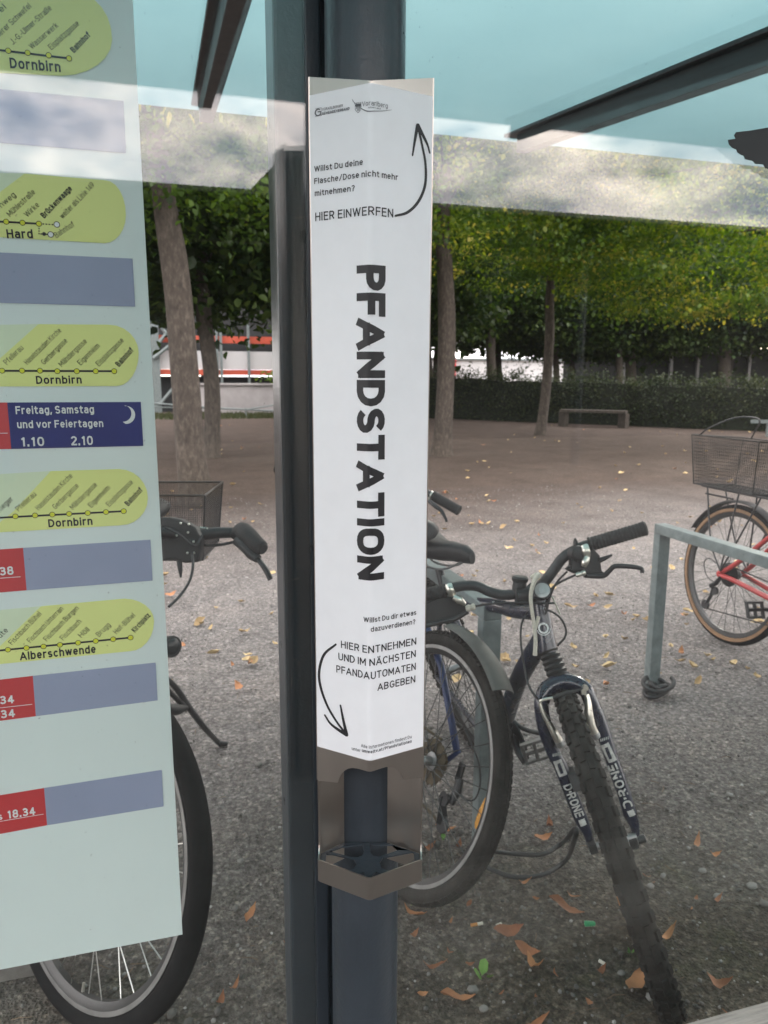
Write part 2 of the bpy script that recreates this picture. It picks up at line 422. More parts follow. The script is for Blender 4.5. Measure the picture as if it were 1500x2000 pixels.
# ------------------------------------------------------------------ mesh collector
class MB:
    def __init__(s): s.v = []; s.f = []
    def add(s, vs, fs):
        o = len(s.v); s.v += [Vector(p) for p in vs]; s.f += [[i+o for i in q] for q in fs]; return s
    def box(s, c, size, ax=None):
        c = Vector(c); hx, hy, hz = (k/2 for k in size)
        X, Y, Zz = ax if ax else (Vector((1, 0, 0)), Vector((0, 1, 0)), Vector((0, 0, 1)))
        P = [c+X*(sx*hx)+Y*(sy*hy)+Zz*(sz*hz) for sz in (-1, 1) for sy in (-1, 1) for sx in (-1, 1)]
        return s.add(P, [(0, 2, 3, 1), (4, 5, 7, 6), (0, 1, 5, 4), (2, 6, 7, 3), (0, 4, 6, 2), (1, 3, 7, 5)])
    def bar(s, a, b, w, h, up=(0, 0, 1)):
        a, b = Vector(a), Vector(b); d = (b-a); ln = d.length; d.normalize()
        x = d.cross(Vector(up)); x = x.normalized() if x.length > 1e-6 else Vector((1, 0, 0))
        z = x.cross(d)
        return s.box((a+b)/2, (w, ln, h), (x, d, z))
    def tube(s, pts, r, n=10, smooth=0, caps=True, sx=1.0, ref=None, closed=False):
        pts = [Vector(p) for p in pts]
        rs = list(r) if hasattr(r, '__len__') else [r]*len(pts)
        if smooth and len(pts) > 2:
            pts, rs = spline(pts, rs, smooth)
        N = len(pts)
        T = []
        for i in range(N):
            a = pts[max(0, i-1)]; b = pts[min(N-1, i+1)]
            if closed: a = pts[i-1]; b = pts[(i+1) % N]
            d = b-a
            T.append(d.normalized() if d.length > 1e-9 else Vector((0, 0, 1)))
        x = Vector(ref) if ref is not None else (T[0].orthogonal())
        V = []
        for i in range(N):
            x = x - T[i]*x.dot(T[i])
            if x.length < 1e-6: x = T[i].orthogonal()
            x.normalize(); y = T[i].cross(x)
            for k in range(n):
                a = 2*PI*k/n
                V.append(pts[i] + x*(math.cos(a)*rs[i]*sx) + y*(math.sin(a)*rs[i]))
        Fc = []
        for i in range(N if closed else N-1):
            for k in range(n):
                k2 = (k+1) % n; j = (i+1) % N
                Fc.append((i*n+k, i*n+k2, j*n+k2, j*n+k))
        if caps and not closed:
            Fc.append(tuple(range(n-1, -1, -1))); Fc.append(tuple((N-1)*n+k for k in range(n)))
        return s.add(V, Fc)
    def lathe(s, c, axis, prof, n=20, caps=True):
        c = Vector(c); ax = Vector(axis).normalized(); x = ax.orthogonal().normalized(); y = ax.cross(x)
        V = [c+ax*h+x*(math.cos(2*PI*k/n)*r)+y*(math.sin(2*PI*k/n)*r) for (h, r) in prof for k in range(n)]
        Fc = [(i*n+k, i*n+(k+1) % n, (i+1)*n+(k+1) % n, (i+1)*n+k) for i in range(len(prof)-1) for k in range(n)]
        if caps:
            Fc.append(tuple(range(n-1, -1, -1))); Fc.append(tuple((len(prof)-1)*n+k for k in range(n)))
        return s.add(V, Fc)
    def ring(s, c, w, u, R, prof, n=72):
        """closed ring round centre c in the plane (w,u); prof = [(dr, dn)] closed cross-section"""
        c = Vector(c); nn = w.cross(u).normalized(); P = len(prof)
        V = []
        for i in range(n):
            a = 2*PI*i/n; e = w*math.cos(a)+u*math.sin(a)
            for dr, dn in prof: V.append(c+e*(R+dr)+nn*dn)
        Fc = [(i*P+k, i*P+(k+1) % P, ((i+1) % n)*P+(k+1) % P, ((i+1) % n)*P+k) for i in range(n) for k in range(P)]
        return s.add(V, Fc)
    def prism(s, poly, off):
        """poly: list of 3-D points (planar), off: extrusion vector"""
        poly = [Vector(p) for p in poly]; off = Vector(off); k = len(poly)
        V = poly+[p+off for p in poly]
        Fc = [tuple(range(k-1, -1, -1)), tuple(range(k, 2*k))]+[(i, (i+1) % k, (i+1) % k+k, i+k) for i in range(k)]
        return s.add(V, Fc)
    def ball(s, c, r, n=10, sc=(1, 1, 1)):
        c = Vector(c); V = []; Fc = []
        for i in range(n+1):
            th = PI*i/n
            for k in range(2*n):
                a = PI*k/n
                V.append(c+Vector((r*sc[0]*math.sin(th)*math.cos(a), r*sc[1]*math.sin(th)*math.sin(a), r*sc[2]*math.cos(th))))
        for i in range(n):
            for k in range(2*n):
                Fc.append((i*2*n+k, (i+1)*2*n+k, (i+1)*2*n+(k+1) % (2*n), i*2*n+(k+1) % (2*n)))
        return s.add(V, Fc)
    def build(s, name, material, parent=None, smooth=40, bevel=0, origin=None):
        org = ORG[parent.name] if parent else Vector(origin or (0, 0, 0))
        me = bpy.data.meshes.new(name)
        me.from_pydata([tuple(p-org) for p in s.v], [], s.f)
        if isinstance(material, str): material = M[material]
        me.materials.append(material)
        bm = bmesh.new(); bm.from_mesh(me)
        bmesh.ops.recalc_face_normals(bm, faces=bm.faces)
        if bevel:
            ed = [e for e in bm.edges if len(e.link_faces) == 2 and e.calc_face_angle(0) > 0.6]
            bmesh.ops.bevel(bm, geom=ed, offset=bevel, segments=2, affect='EDGES', profile=0.6)
        bm.to_mesh(me); bm.free()
        if smooth:
            me.shade_smooth(); me.set_sharp_from_angle(angle=rad(smooth))
        o = bpy.data.objects.new(name, me)
        COL.objects.link(o)
        if parent: o.parent = parent
        else: o.location = org
        ORG[o.name] = org
        return o
ORG = {}
def spline(pts, rs, sub):
    P = [pts[0]*2-pts[1]]+pts+[pts[-1]*2-pts[-2]]
    R_ = [rs[0]]+rs+[rs[-1]]
    o, q = [], []
    for i in range(1, len(P)-2):
        for k in range(sub):
            t = k/sub
            a, b, c, d = P[i-1], P[i], P[i+1], P[i+2]
            o.append(0.5*((2*b)+(c-a)*t+(2*a-5*b+4*c-d)*t*t+(3*b-a-3*c+d)*t**3))
            q.append(R_[i]*(1-t)+R_[i+1]*t)
    o.append(pts[-1]); q.append(rs[-1])
    return o, q
def tag(o, label=None, cat=None, group=None, kind=None):
    if label: o['label'] = label
    if cat: o['category'] = cat
    if group: o['group'] = group
    if kind: o['kind'] = kind
    return o
def thing(name, loc, label, cat, group=None):
    o = bpy.data.objects.new(name, None)
    COL.objects.link(o)
    o.location = loc
    o.empty_display_size = 0.1
    ORG[o.name] = Vector(loc)
    return tag(o, label, cat, group)
def copy_tree(o, parent=None):
    c = o.copy(); COL.objects.link(c)
    if parent: c.parent = parent
    for ch in list(o.children): copy_tree(ch, c)
    return c
def raw_mesh(name, V, Fsizes, Fidx, material, tint=None):
    me = bpy.data.meshes.new(name)
    nv = len(V); nf = len(Fsizes)
    me.vertices.add(nv); me.vertices.foreach_set('co', V.astype(np.float32).ravel())
    me.loops.add(len(Fidx)); me.loops.foreach_set('vertex_index', Fidx.astype(np.int32))
    st = np.concatenate([[0], np.cumsum(Fsizes)[:-1]]).astype(np.int32)
    me.polygons.add(nf); me.polygons.foreach_set('loop_start', st)
    me.update(calc_edges=True); me.validate()
    me.materials.append(M[material])
    if tint is not None:
        a = me.attributes.new('tint', 'FLOAT', 'POINT'); a.data.foreach_set('value', tint.astype(np.float32))
    return me

# ------------------------------------------------------------------ lettering: an even-stroke grotesque drawn from centre lines
def _arc(cx, cy, rx, ry, a0, a1, n=None):
    n = n or max(3, int(abs(a1-a0)/22))
    return [(cx+rx*math.cos(rad(a0+(a1-a0)*k/n)), cy+ry*math.sin(rad(a0+(a1-a0)*k/n))) for k in range(n+1)]
def _o(x0, x1, y0, y1):
    """rounded oval"""
    cx, cy, rx, ry = (x0+x1)/2, (y0+y1)/2, (x1-x0)/2, (y1-y0)/2
    P = []
    for k in range(24):
        a = 2*PI*k/24; c, s = math.cos(a), math.sin(a)
        P.append((cx+rx*math.copysign(abs(c)**0.82, c), cy+ry*math.copysign(abs(s)**0.82, s)))
    return P+[P[0], P[1]]
XH = 0.73
def _lc():
    x = XH; r = x/2; G = {}
    bowl = _o(0, 0.46, 0, x)
    G['a'] = (0.43, [[(0.02, x*0.86)]+_arc(0.22, x-0.18, 0.21, 0.18, 130, 0)+[(0.43, 0)], [(0.43, x*0.58), (0.2, x*0.57)]+_arc(0.17, x*0.29, 0.17, x*0.29, 90, 270)+_arc(0.22, 0.16, 0.21, 0.16, -90, 0)])
    G['b'] = (0.46, [[(0, 1), (0, 0)], bowl]); G['d'] = (0.46, [[(0.46, 1), (0.46, 0)], bowl])
    G['c'] = (0.42, [_arc(0.23, r, 0.23, r, 42, 318)])
    G['e'] = (0.45, [[(0.01, r), (0.45, r)]+_arc(0.225, r, 0.225, r, 0, 318)])
    G['f'] = (0.30, [[(0.30, 1.0), (0.24, 1.0)]+_arc(0.24, 0.84, 0.14, 0.16, 90, 180)+[(0.10, 0)], [(-0.02, x), (0.28, x)]])
    G['g'] = (0.46, [bowl, [(0.46, x), (0.46, -0.05)]+_arc(0.24, -0.06, 0.22, 0.20, 0, -140)])
    G['h'] = (0.44, [[(0, 1), (0, 0)], [(0, x*0.62)]+_arc(0.22, x-0.22, 0.22, 0.22, 160, 0)+[(0.44, 0)]])
    G['i'] = (0.0, [[(0, x-0.04), (0, 0)], [(0, 0.97), (0, 1.02)]]); G['l'] = (0.0, [[(0, 1), (0, 0)]]); G['I'] = (0.0, [[(0, 1), (0, 0)]])
    G['j'] = (0.05, [[(0.05, x), (0.05, -0.1), (-0.03, -0.2)], [(0.05, 0.93), (0.05, 1)]])
    G['k'] = (0.42, [[(0, 1), (0, 0)], [(0.40, x), (0.02, 0.30)], [(0.14, 0.42), (0.42, 0)]])
    G['n'] = (0.44, [[(0, x), (0, 0)], [(0, x*0.62)]+_arc(0.22, x-0.22, 0.22, 0.22, 160, 0)+[(0.44, 0)]])
    G['m'] = (0.72, [[(0, x), (0, 0)], [(0, x*0.62)]+_arc(0.18, x-0.2, 0.18, 0.2, 160, 0)+[(0.36, 0)], [(0.36, x*0.62)]+_arc(0.54, x-0.2, 0.18, 0.2, 160, 0)+[(0.72, 0)]])
    G['o'] = (0.48, [_o(0, 0.48, 0, x)]); G['p'] = (0.46, [[(0, x), (0, -0.26)], bowl]); G['q'] = (0.46, [[(0.46, x), (0.46, -0.26)], bowl])
    G['r'] = (0.28, [[(0, x), (0, 0)], [(0, x*0.60)]+_arc(0.22, x-0.24, 0.22, 0.24, 165, 78)])
    G['s'] = (0.40, [_arc(0.20, x*0.75, 0.195, x*0.25, 32, 265)+_arc(0.20, x*0.25, 0.20, x*0.25, 85, -150)])
    G['t'] = (0.28, [[(0.10, 0.94), (0.10, 0.18)]+_arc(0.25, 0.16, 0.15, 0.16, 180, 285), [(-0.02, x), (0.28, x)]])
    G['u'] = (0.44, [[(0, x)]+_arc(0.22, 0.22, 0.22, 0.22, 180, 340)+[(0.44, x*0.4)], [(0.44, x), (0.44, 0)]])
    G['v'] = (0.46, [[(0, x), (0.23, 0), (0.46, x)]]); G['w'] = (0.70, [[(0, x), (0.17, 0), (0.35, x), (0.53, 0), (0.70, x)]])
    G['x'] = (0.44, [[(0, x), (0.44, 0)], [(0, 0), (0.44, x)]]); G['y'] = (0.46, [[(0, x), (0.24, 0)], [(0.46, x), (0.15, -0.26)]])
    G['z'] = (0.40, [[(0, x), (0.40, x), (0, 0), (0.40, 0)]])
    G['ß'] = (0.44, [[(0, 0), (0, 0.76)]+_arc(0.20, 0.77, 0.20, 0.23, 180, -40)+[(0.24, 0.52)]+_arc(0.24, 0.26, 0.20, 0.26, 85, -110)])
    for b_, u_ in (('a', 'ä'), ('o', 'ö'), ('u', 'ü')): G[u_] = (G[b_][0], G[b_][1]+[[(0.12, 0.92), (0.12, 0.99)], [(0.34, 0.92), (0.34, 0.99)]])
    return G
def _uc():
    G = {}
    S_ = _arc(0.27, 0.755, 0.26, 0.245, 28, 262)+_arc(0.27, 0.255, 0.27, 0.255, 82, -152)
    G['A'] = (0.70, [[(0, 0), (0.35, 1), (0.70, 0)], [(0.12, 0.30), (0.58, 0.30)]])
    G['B'] = (0.54, [[(0, 0), (0, 1), (0.28, 1)]+_arc(0.28, 0.765, 0.23, 0.235, 80, -90)+[(0, 0.53)], [(0.26, 0.53)]+_arc(0.28, 0.265, 0.26, 0.265, 88, -90)+[(0, 0)]])
    G['C'] = (0.58, [_arc(0.32, 0.5, 0.32, 0.5, 40, 320)]); G['D'] = (0.58, [[(0, 0), (0, 1), (0.22, 1)]+_arc(0.22, 0.5, 0.36, 0.5, 88, -88)+[(0.22, 0), (0, 0)]])
    G['E'] = (0.47, [[(0.47, 1), (0, 1), (0, 0), (0.47, 0)], [(0, 0.53), (0.42, 0.53)]]); G['F'] = (0.47, [[(0, 0), (0, 1), (0.47, 1)], [(0, 0.52), (0.42, 0.52)]])
    G['G'] = (0.60, [_arc(0.32, 0.5, 0.32, 0.5, 42, 318)+[(0.60, 0.22), (0.60, 0.46), (0.36, 0.46)]])
    G['H'] = (0.56, [[(0, 0), (0, 1)], [(0.56, 0), (0.56, 1)], [(0, 0.52), (0.56, 0.52)]]); G['J'] = (0.42, [[(0.42, 1), (0.42, 0.25)]+_arc(0.20, 0.24, 0.22, 0.24, 0, -160)])
    G['K'] = (0.54, [[(0, 0), (0, 1)], [(0.52, 1), (0.02, 0.42)], [(0.17, 0.58), (0.54, 0)]]); G['L'] = (0.44, [[(0, 1), (0, 0), (0.44, 0)]])
    G['M'] = (0.72, [[(0, 0), (0, 1), (0.36, 0.25), (0.72, 1), (0.72, 0)]]); G['N'] = (0.57, [[(0, 0), (0, 1), (0.57, 0), (0.57, 1)]])
    G['O'] = (0.64, [_o(0, 0.64, 0, 1)]); G['P'] = (0.52, [[(0, 0), (0, 1), (0.27, 1)]+_arc(0.27, 0.725, 0.25, 0.275, 82, -90)+[(0, 0.45)]])
    G['R'] = (0.54, [[(0, 0), (0, 1), (0.28, 1)]+_arc(0.28, 0.735, 0.24, 0.265, 82, -90)+[(0, 0.47)], [(0.28, 0.47), (0.54, 0)]]); G['S'] = (0.54, [S_])
    G['T'] = (0.56, [[(0, 1), (0.56, 1)], [(0.28, 1), (0.28, 0)]]); G['U'] = (0.56, [[(0, 1), (0, 0.29)]+_arc(0.28, 0.28, 0.28, 0.28, 182, 358)+[(0.56, 0.29), (0.56, 1)]])
    G['V'] = (0.64, [[(0, 1), (0.32, 0), (0.64, 1)]]); G['W'] = (0.92, [[(0, 1), (0.22, 0), (0.46, 1), (0.70, 0), (0.92, 1)]]); G['Z'] = (0.50, [[(0, 1), (0.50, 1), (0, 0), (0.50, 0)]])
    G['Ä'] = (0.70, G['A'][1]+[[(0.22, 1.14), (0.22, 1.22)], [(0.48, 1.14), (0.48, 1.22)]])
    G['1'] = (0.30, [[(0.02, 0.80), (0.22, 1), (0.22, 0)]]); G['2'] = (0.50, [_arc(0.25, 0.74, 0.25, 0.26, 165, -30)+[(0, 0), (0.50, 0)]])
    G['3'] = (0.50, [_arc(0.24, 0.765, 0.23, 0.235, 155, -80)+[(0.2, 0.53)], [(0.25, 0.53)]+_arc(0.24, 0.265, 0.26, 0.265, 80, -155)])
    G['4'] = (0.54, [[(0.54, 0.26), (0, 0.26), (0.38, 1), (0.38, 0)]]); G['6'] = (0.5, [_o(0, 0.5, 0, 0.6), [(0.02, 0.32), (0.1, 0.7), (0.36, 1)]]); G['7'] = (0.46, [[(0, 1), (0.46, 1), (0.14, 0)]])
    G['8'] = (0.50, [_o(0.03, 0.47, 0.53, 1), _o(0, 0.50, 0, 0.53)]); G['9'] = (0.5, [_o(0, 0.5, 0.4, 1), [(0.48, 0.68), (0.4, 0.3), (0.14, 0)]]); G['0'] = (0.50, [_o(0, 0.5, 0, 1)])
    G['5'] = (0.5, [[(0.45, 1), (0.06, 1), (0.03, 0.56)]+_arc(0.24, 0.31, 0.26, 0.31, 110, -150)])
    G['.'] = (0.0, [[(0, -0.03), (0, 0.05)]]); G[','] = (0.0, [[(0.02, 0.05), (-0.04, -0.16)]]); G['·'] = (0.0, [[(0, 0.46), (0, 0.56)]]); G['-'] = (0.24, [[(0, 0.4), (0.24, 0.4)]]); G['/'] = (0.40, [[(0, -0.08), (0.40, 1.04)]])
    G['?'] = (0.42, [_arc(0.21, 0.78, 0.21, 0.22, 160, -60)+[(0.21, 0.42), (0.21, 0.27)], [(0.21, -0.02), (0.21, 0.06)]])
    return G
GLY = {**_lc(), **_uc()}
CAPH = 1.0
_tcache = {}
def glyphs(txt, weight=0.13, space=1.0):
    """outline faces of a line of text: ([(x, y, layer)], faces, width); capital height 1"""
    key = (txt, weight, space)
    if key in _tcache: return _tcache[key]
    V, Fc = [], []; x = 0.0; h = weight/2; lay = 0
    for ch in txt:
        if ch == ' ': x += 0.30*space; continue
        W, strokes = GLY[ch]
        parts = []
        for P in strokes:                      # break a stroke at its sharp corners
            Q = [Vector((x+h+a_, h+b_*(1-weight))) for a_, b_ in P]
            cur, e0 = [Q[0]], None
            def ends(q, nx):                   # free ends of upright strokes are cut square at the letter's height
                return h*0.98 if abs(nx.y-q.y) > 0.9*(nx-q).length or abs(nx.y-q.y) < 0.1*(nx-q).length else h*0.2
            ext = ends(Q[0], Q[1])
            for i in range(1, len(Q)):
                cur.append(Q[i])
                if i < len(Q)-1:
                    d0 = (Q[i]-Q[i-1]); d1 = (Q[i+1]-Q[i])
                    if d0.length < 1e-7 or d1.length < 1e-7: continue
                    c = d0.normalized().dot(d1.normalized())
                    if c < 0.62:
                        k_ = h*(0.98 if c > -0.4 else 0.55)
                        parts.append((cur, ext, k_)); cur = [Q[i]]; ext = k_
            parts.append((cur, ext, ends(Q[-1], Q[-2])))
        for Q, ea, eb in parts:
            Q = [q.copy() for q in Q]
            closed = len(Q) > 6 and (Q[0]-Q[-2]).length < 1e-6
            if not closed:
                d = (Q[0]-Q[1]); Q[0] = Q[0]+d.normalized()*(ea if len(Q) < 4 or True else 0)
                d = (Q[-1]-Q[-2]); Q[-1] = Q[-1]+d.normalized()*eb
            n = len(Q); o = len(V); lay += 1
            for k in range(n):
                d0 = Q[k]-Q[max(0, k-1)]; d1 = Q[min(n-1, k+1)]-Q[k]
                if d0.length < 1e-7: d0 = d1
                if d1.length < 1e-7: d1 = d0
                d0, d1 = d0.normalized(), d1.normalized()
                m_ = Vector((-d0.y-d1.y, d0.x+d1.x)); m_ = m_/max(0.5, m_.dot(Vector((-d0.y, d0.x))))
                V += [(Q[k].x+m_.x*h, Q[k].y+m_.y*h, lay % 6), (Q[k].x-m_.x*h, Q[k].y-m_.y*h, lay % 6)]
            Fc += [[o+2*k, o+2*k+1, o+2*k+3, o+2*k+2] for k in range(n-1)]
        x += W+weight+(0.155 if W > 0.01 else 0.165)*space
    x0 = min(v[0] for v in V); x1 = max(v[0] for v in V)
    _tcache[key] = ([(a-x0, b, c) for a, b, c in V], Fc, x1-x0)
    return _tcache[key]

# ================================================================== SETTING
YG = 0.800                        # glass plane
GY0, GY1 = 0.795, 0.805
def fbm(x, y, s, o=4):
    return mnoise.fractal(Vector((x*s, y*s, 0.37)), 1.0, 2.0, o)
def relief(x, y):
    return 0.011*fbm(x, y, 1.3) + 0.004*fbm(x, y, 9.0) if 0.9 < y < 9 else 0.0
# ground: fine grid near the bicycles, one sheet to the horizon
def build_ground():
    xs = list(np.concatenate([np.linspace(-300, -8, 14), np.linspace(-6, -1, 16), np.linspace(-0.9, 3.4, 150), np.linspace(3.6, 12, 30), np.linspace(16, 300, 14)]))
    ys = list(np.concatenate([np.linspace(-300, -12, 10), np.linspace(-9, 0.7, 14), np.linspace(0.82, 4.2, 130), np.linspace(4.4, 12, 40), np.linspace(14, 40, 12), np.linspace(60, 400, 8)]))
    V = []
    for y in ys:
        for x in xs:
            wgt = max(0, min(1, (y-0.8)/0.25))*max(0, min(1, (12-y)/3))
            h = (0.010*fbm(x, y, 1.3)+0.0035*fbm(x, y, 11.0)-0.006)*wgt
            V.append((x, y, h))
    nx = len(xs); Fc = []
    for j in range(len(ys)-1):
        for i in range(nx-1):
            Fc.append((j*nx+i, j*nx+i+1, (j+1)*nx+i+1, (j+1)*nx+i))
    mb = MB(); mb.v = [Vector(p) for p in V]; mb.f = Fc
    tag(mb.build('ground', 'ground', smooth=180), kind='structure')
build_ground()
mb = MB().box((0, -4.0, 0.02), (80, 5.0, 0.04)); tag(mb.build('road', 'asphalt', smooth=0), kind='structure')
mb = MB().box((0, -0.35, 0.045), (80, 2.2, 0.09)); tag(mb.build('pavement', 'paving', smooth=0), kind='structure')

# ------------------------------------------------------------------ stuff: pebbles
def build_pebbles():
    base = []
    for k in range(6):
        bm = bmesh.new(); bmesh.ops.create_icosphere(bm, subdivisions=1, radius=1.0)
        r = np.random.default_rng(k)
        for v in bm.verts: v.co *= 0.8+0.4*r.random()
        base.append((np.array([v.co[:] for v in bm.verts]), np.array([[v.index for v in f.verts] for f in bm.faces])))
        bm.free()
    Vs, Fs, Ts, off = [], [], [], 0
    def put(x, y, s, tint):
        nonlocal off
        bv, bf = base[RNG.integers(6)]
        a = RNG.random()*6.28; c, sn = math.cos(a), math.sin(a)
        sc = s*np.array([1, 0.65+0.35*RNG.random(), 0.45+0.3*RNG.random()])
        P = bv*sc
        P = np.stack([P[:, 0]*c-P[:, 1]*sn+x, P[:, 0]*sn+P[:, 1]*c+y, P[:, 2]+s*0.12], 1)
        Vs.append(P); Fs.append(bf+off); Ts.append(np.full(len(P), tint)); off += len(P)
    for i in range(12000):
        y = 0.86+2.9*RNG.random()**1.7; x = -0.75+3.6*RNG.random()
        s = 0.0016+0.005*RNG.random()**3
        put(x, y, s, RNG.random()**1.4)
    for i in range(320):
        y = 0.9+1.6*RNG.random()**1.3; x = -0.6+2.4*RNG.random()
        put(x, y, 0.005+0.011*RNG.random()**2.6, 0.1+0.75*RNG.random())
    for i in range(3500):
        y = 3.2+5*RNG.random(); x = -1+6*RNG.random()
        put(x, y, 0.003+0.006*RNG.random()**2, 0.3+0.7*RNG.random())
    V = np.concatenate(Vs); Fa = np.concatenate(Fs); T = np.concatenate(Ts)
    me = raw_mesh('pebbles', V, np.full(len(Fa), 3), Fa.ravel(), 'pebble', T)
    o = bpy.data.objects.new('pebbles', me); COL.objects.link(o)
    tag(o, kind='stuff')
build_pebbles()
def build_debris():
    mb = MB(); r = random.Random(8)
    for i in range(260):
        y = 0.88+2.2*r.random()**1.3; x = -0.6+2.8*r.random(); a = r.uniform(0, 6.28); ln = r.uniform(0.008, 0.045)
        p = Vector((x, y, 0.004+0.004*r.random())); d = Vector((math.cos(a), math.sin(a), r.uniform(-0.05, 0.15)))
        q = p+d*ln*0.5+Vector((r.uniform(-1, 1), r.uniform(-1, 1), 0.3))*ln*0.12
        mb.tube([p, q, p+d*ln], [0.0010, 0.0011, 0.0005], 5)
    tag(mb.build('twigs', 'twig', smooth=60), kind='stuff')
build_debris()

# ================================================================== SHELTER
def roof_z(y): return 2.265-0.128*(3.0-y) if y >= YG else 2.325-0.15*(y+1.4)
sh = thing('shelter_roof', (0.19, YG, 1.98), 'low butterfly roof of frosted teal glass on dark steel beams above the glass wall', 'roof')
xb = [-3.35, -1.02 , 0.16, 1.345, 2.53, 3.7, 4.9, 6.1]
# glass roof panels front and back
for y0, y1 in ((0.93, 3.0), (-1.4, 0.67)):
    mbp = MB(); 
    P = [(-3.6, y0), (6.4, y0), (6.4, y1), (-3.6, y1)]
    mbp.prism([(x, y, roof_z(y)) for x, y in P], (0, 0, 0.012))
    mbp.build('roof_panel', 'roof', sh, smooth=0)
for x in xb:
    for y0, y1 in ((0.95, 2.86), (-1.26, 0.65)):
        a = Vector((x, y0, roof_z(y0)-0.009)); b = Vector((x, y1, roof_z(y1)-0.009))
        mbb = MB().bar(a, b, 0.090, 0.012).bar(a-Vector((0, 0, 0.037)), b-Vector((0, 0, 0.037))+(a-b).normalized()*0.07, 0.046, 0.062)
        mbb.build('beam', 'beam', sh, smooth=0, bevel=0.003)
mbb = MB().box((1.4, YG, 1.97), (10, 0.22, 0.10)); mbb.build('gutter_beam', 'paint', sh, smooth=0, bevel=0.004)
# pole
mb = MB().tube([(0.193, 0.746, 0), (0.193, 0.746, 1.95)], 0.0385, 40)
tag(mb.build('pole', 'paint', smooth=60), 'round anthracite steel pole carrying the bottle bin', 'pole')
# flat post behind it
po = thing('post', (0.14, 0.835, 0), 'flat anthracite steel post between the two glass panes, beside the round pole', 'post')
MB().box((0.1535, 0.8395, 0.99), (0.078, 0.060, 1.86)).build('upright', 'paint', po, smooth=0, bevel=0.004)
MB().box((0.1520, 0.8020, 0.985), (0.016, 0.008, 1.77)).build('rubber_seal', 'paint', po, smooth=0, bevel=0.002)
for px_, py_, sx_, sz_ in ((585, 425, 0.011, 0.0022), (577, 1131, 0.009, 0.003), (576, 1288, 0.006, 0.002), (583, 1295, 0.0025, 0.005), (570, 1330, 0.002, 0.012), (588, 1402, 0.003, 0.002), (574, 640, 0.0015, 0.03)):
    q = atY(px_, py_, 0.8092); MB().add([q+Vector((-sx_/2, 0, -sz_*0.6)), q+Vector((sx_*0.4, 0, -sz_*0.2)), q+Vector((sx_/2, 0, sz_*0.6)), q+Vector((-sx_*0.2, 0, sz_*0.35))], [(0, 1, 2, 3)]).build('paint_chip', 'guard', po, smooth=0)
MB().box((0.1535, 0.84, 0.012), (0.16, 0.14, 0.016)).build('base_plate', 'paint', po, smooth=0, bevel=0.002)
# glass panes
def pane(x0, x1, label):
    t = thing('glass_screen', ((x0+x1)/2, YG, 0.1), label, 'glass screen', 'glass screens of the shelter wall')
    MB().box(((x0+x1)/2, YG, 1.0), (x1-x0, 0.010, 1.80)).build('glass_pane', 'glass', t, smooth=0)
pane(-1.10, 0.1435, 'clear shelter glass pane in front of the bus timetable, left of the dark post')
pane(0.1605, 2.30, 'clear shelter glass pane with the black bird silhouette, right of the pole')
# bird silhouette stuck on the right pane
def bird():
    pts = [(1700, 190), (1640, 215), (1580, 232), (1500, 249), (1465, 255), (1438, 258), (1434, 264), (1437, 271), (1422, 273), (1424, 282), (1431, 289), (1439, 292), (1440, 297), (1447, 302), (1453, 304), (1456, 311), (1470, 314), (1476, 320), (1491, 321), (1495, 328), (1506, 331), (1514, 338), (1532, 340), (1545, 347), (1570, 350), (1610, 366), (1650, 372), (1640, 420), (1665, 452), (1690, 430), (1700, 462), (1722, 430), (1750, 452), (1752, 392), (1760, 372), (1830, 372), (1900, 380), (1960, 352), (1940, 330), (1890, 300), (1830, 268), (1770, 236), (1752, 190), (1728, 172)]
    P = [atY(x, y, GY0-0.0006) for x, y in pts]
    mb = MB().prism(P, (0, 0.0005, 0))
    tag(mb.build('bird_sticker', 'black_print', smooth=0), 'black bird of prey silhouette sticker on the right glass pane', 'sticker')
bird()
# bench on this side of the glass
be = thing('bench', (1.3, 0.55, 0.09), 'weathered grey slatted wooden bench in front of the right glass pane', 'bench')
for k, y in enumerate((0.660, 0.546)):
    MB().box((1.32, y, 0.436), (2.0, 0.104, 0.028)).build('slat', 'bench_wood', be, smooth=0, bevel=0.006)
for x in (0.55, 2.1):
    MB().box((x, 0.603, 0.409), (0.05, 0.21, 0.022)).box((x, 0.603, 0.244), (0.06, 0.06, 0.31)).build('leg', 'paint', be, smooth=0, bevel=0.003)

# ================================================================== TIMETABLE
YT = 0.8075
tt = thing('timetable', (-0.45, YT, 0.65), 'large pale green bus timetable board behind the left glass pane', 'timetable')
cr = atY(358, 1825, YT); 
xr = -0.014; zb = cr.z; zt = 1.79
def ttp(px, py, dy=0): return atY(px, py, YT-dy)
pa = MB()
pa.prism([(xr, YT, zb), (xr-0.004, YT, zt), (-1.05, YT, zt), (-1.05, YT, zb)], (0, 0.004, 0))
pan = pa.build('board', 'panel', tt, smooth=0)
def flat(pts, dy, name, material, parent):
    P = [ttp(x, y, dy) for x, y in pts]
    mb = MB(); mb.add(P, [tuple(range(len(P)))])
    return mb.build(name, material, parent, smooth=0)
def rounded(x0, top, bot, xe, slant=None):
    """a strip with a round right end: x0 left px; top=(x,y) where the curve starts, bot likewise, xe right extreme"""
    pts = [(x0, top[1]+(bot[1]-top[1])*0 + (0 if slant is None else 0))]
    return pts
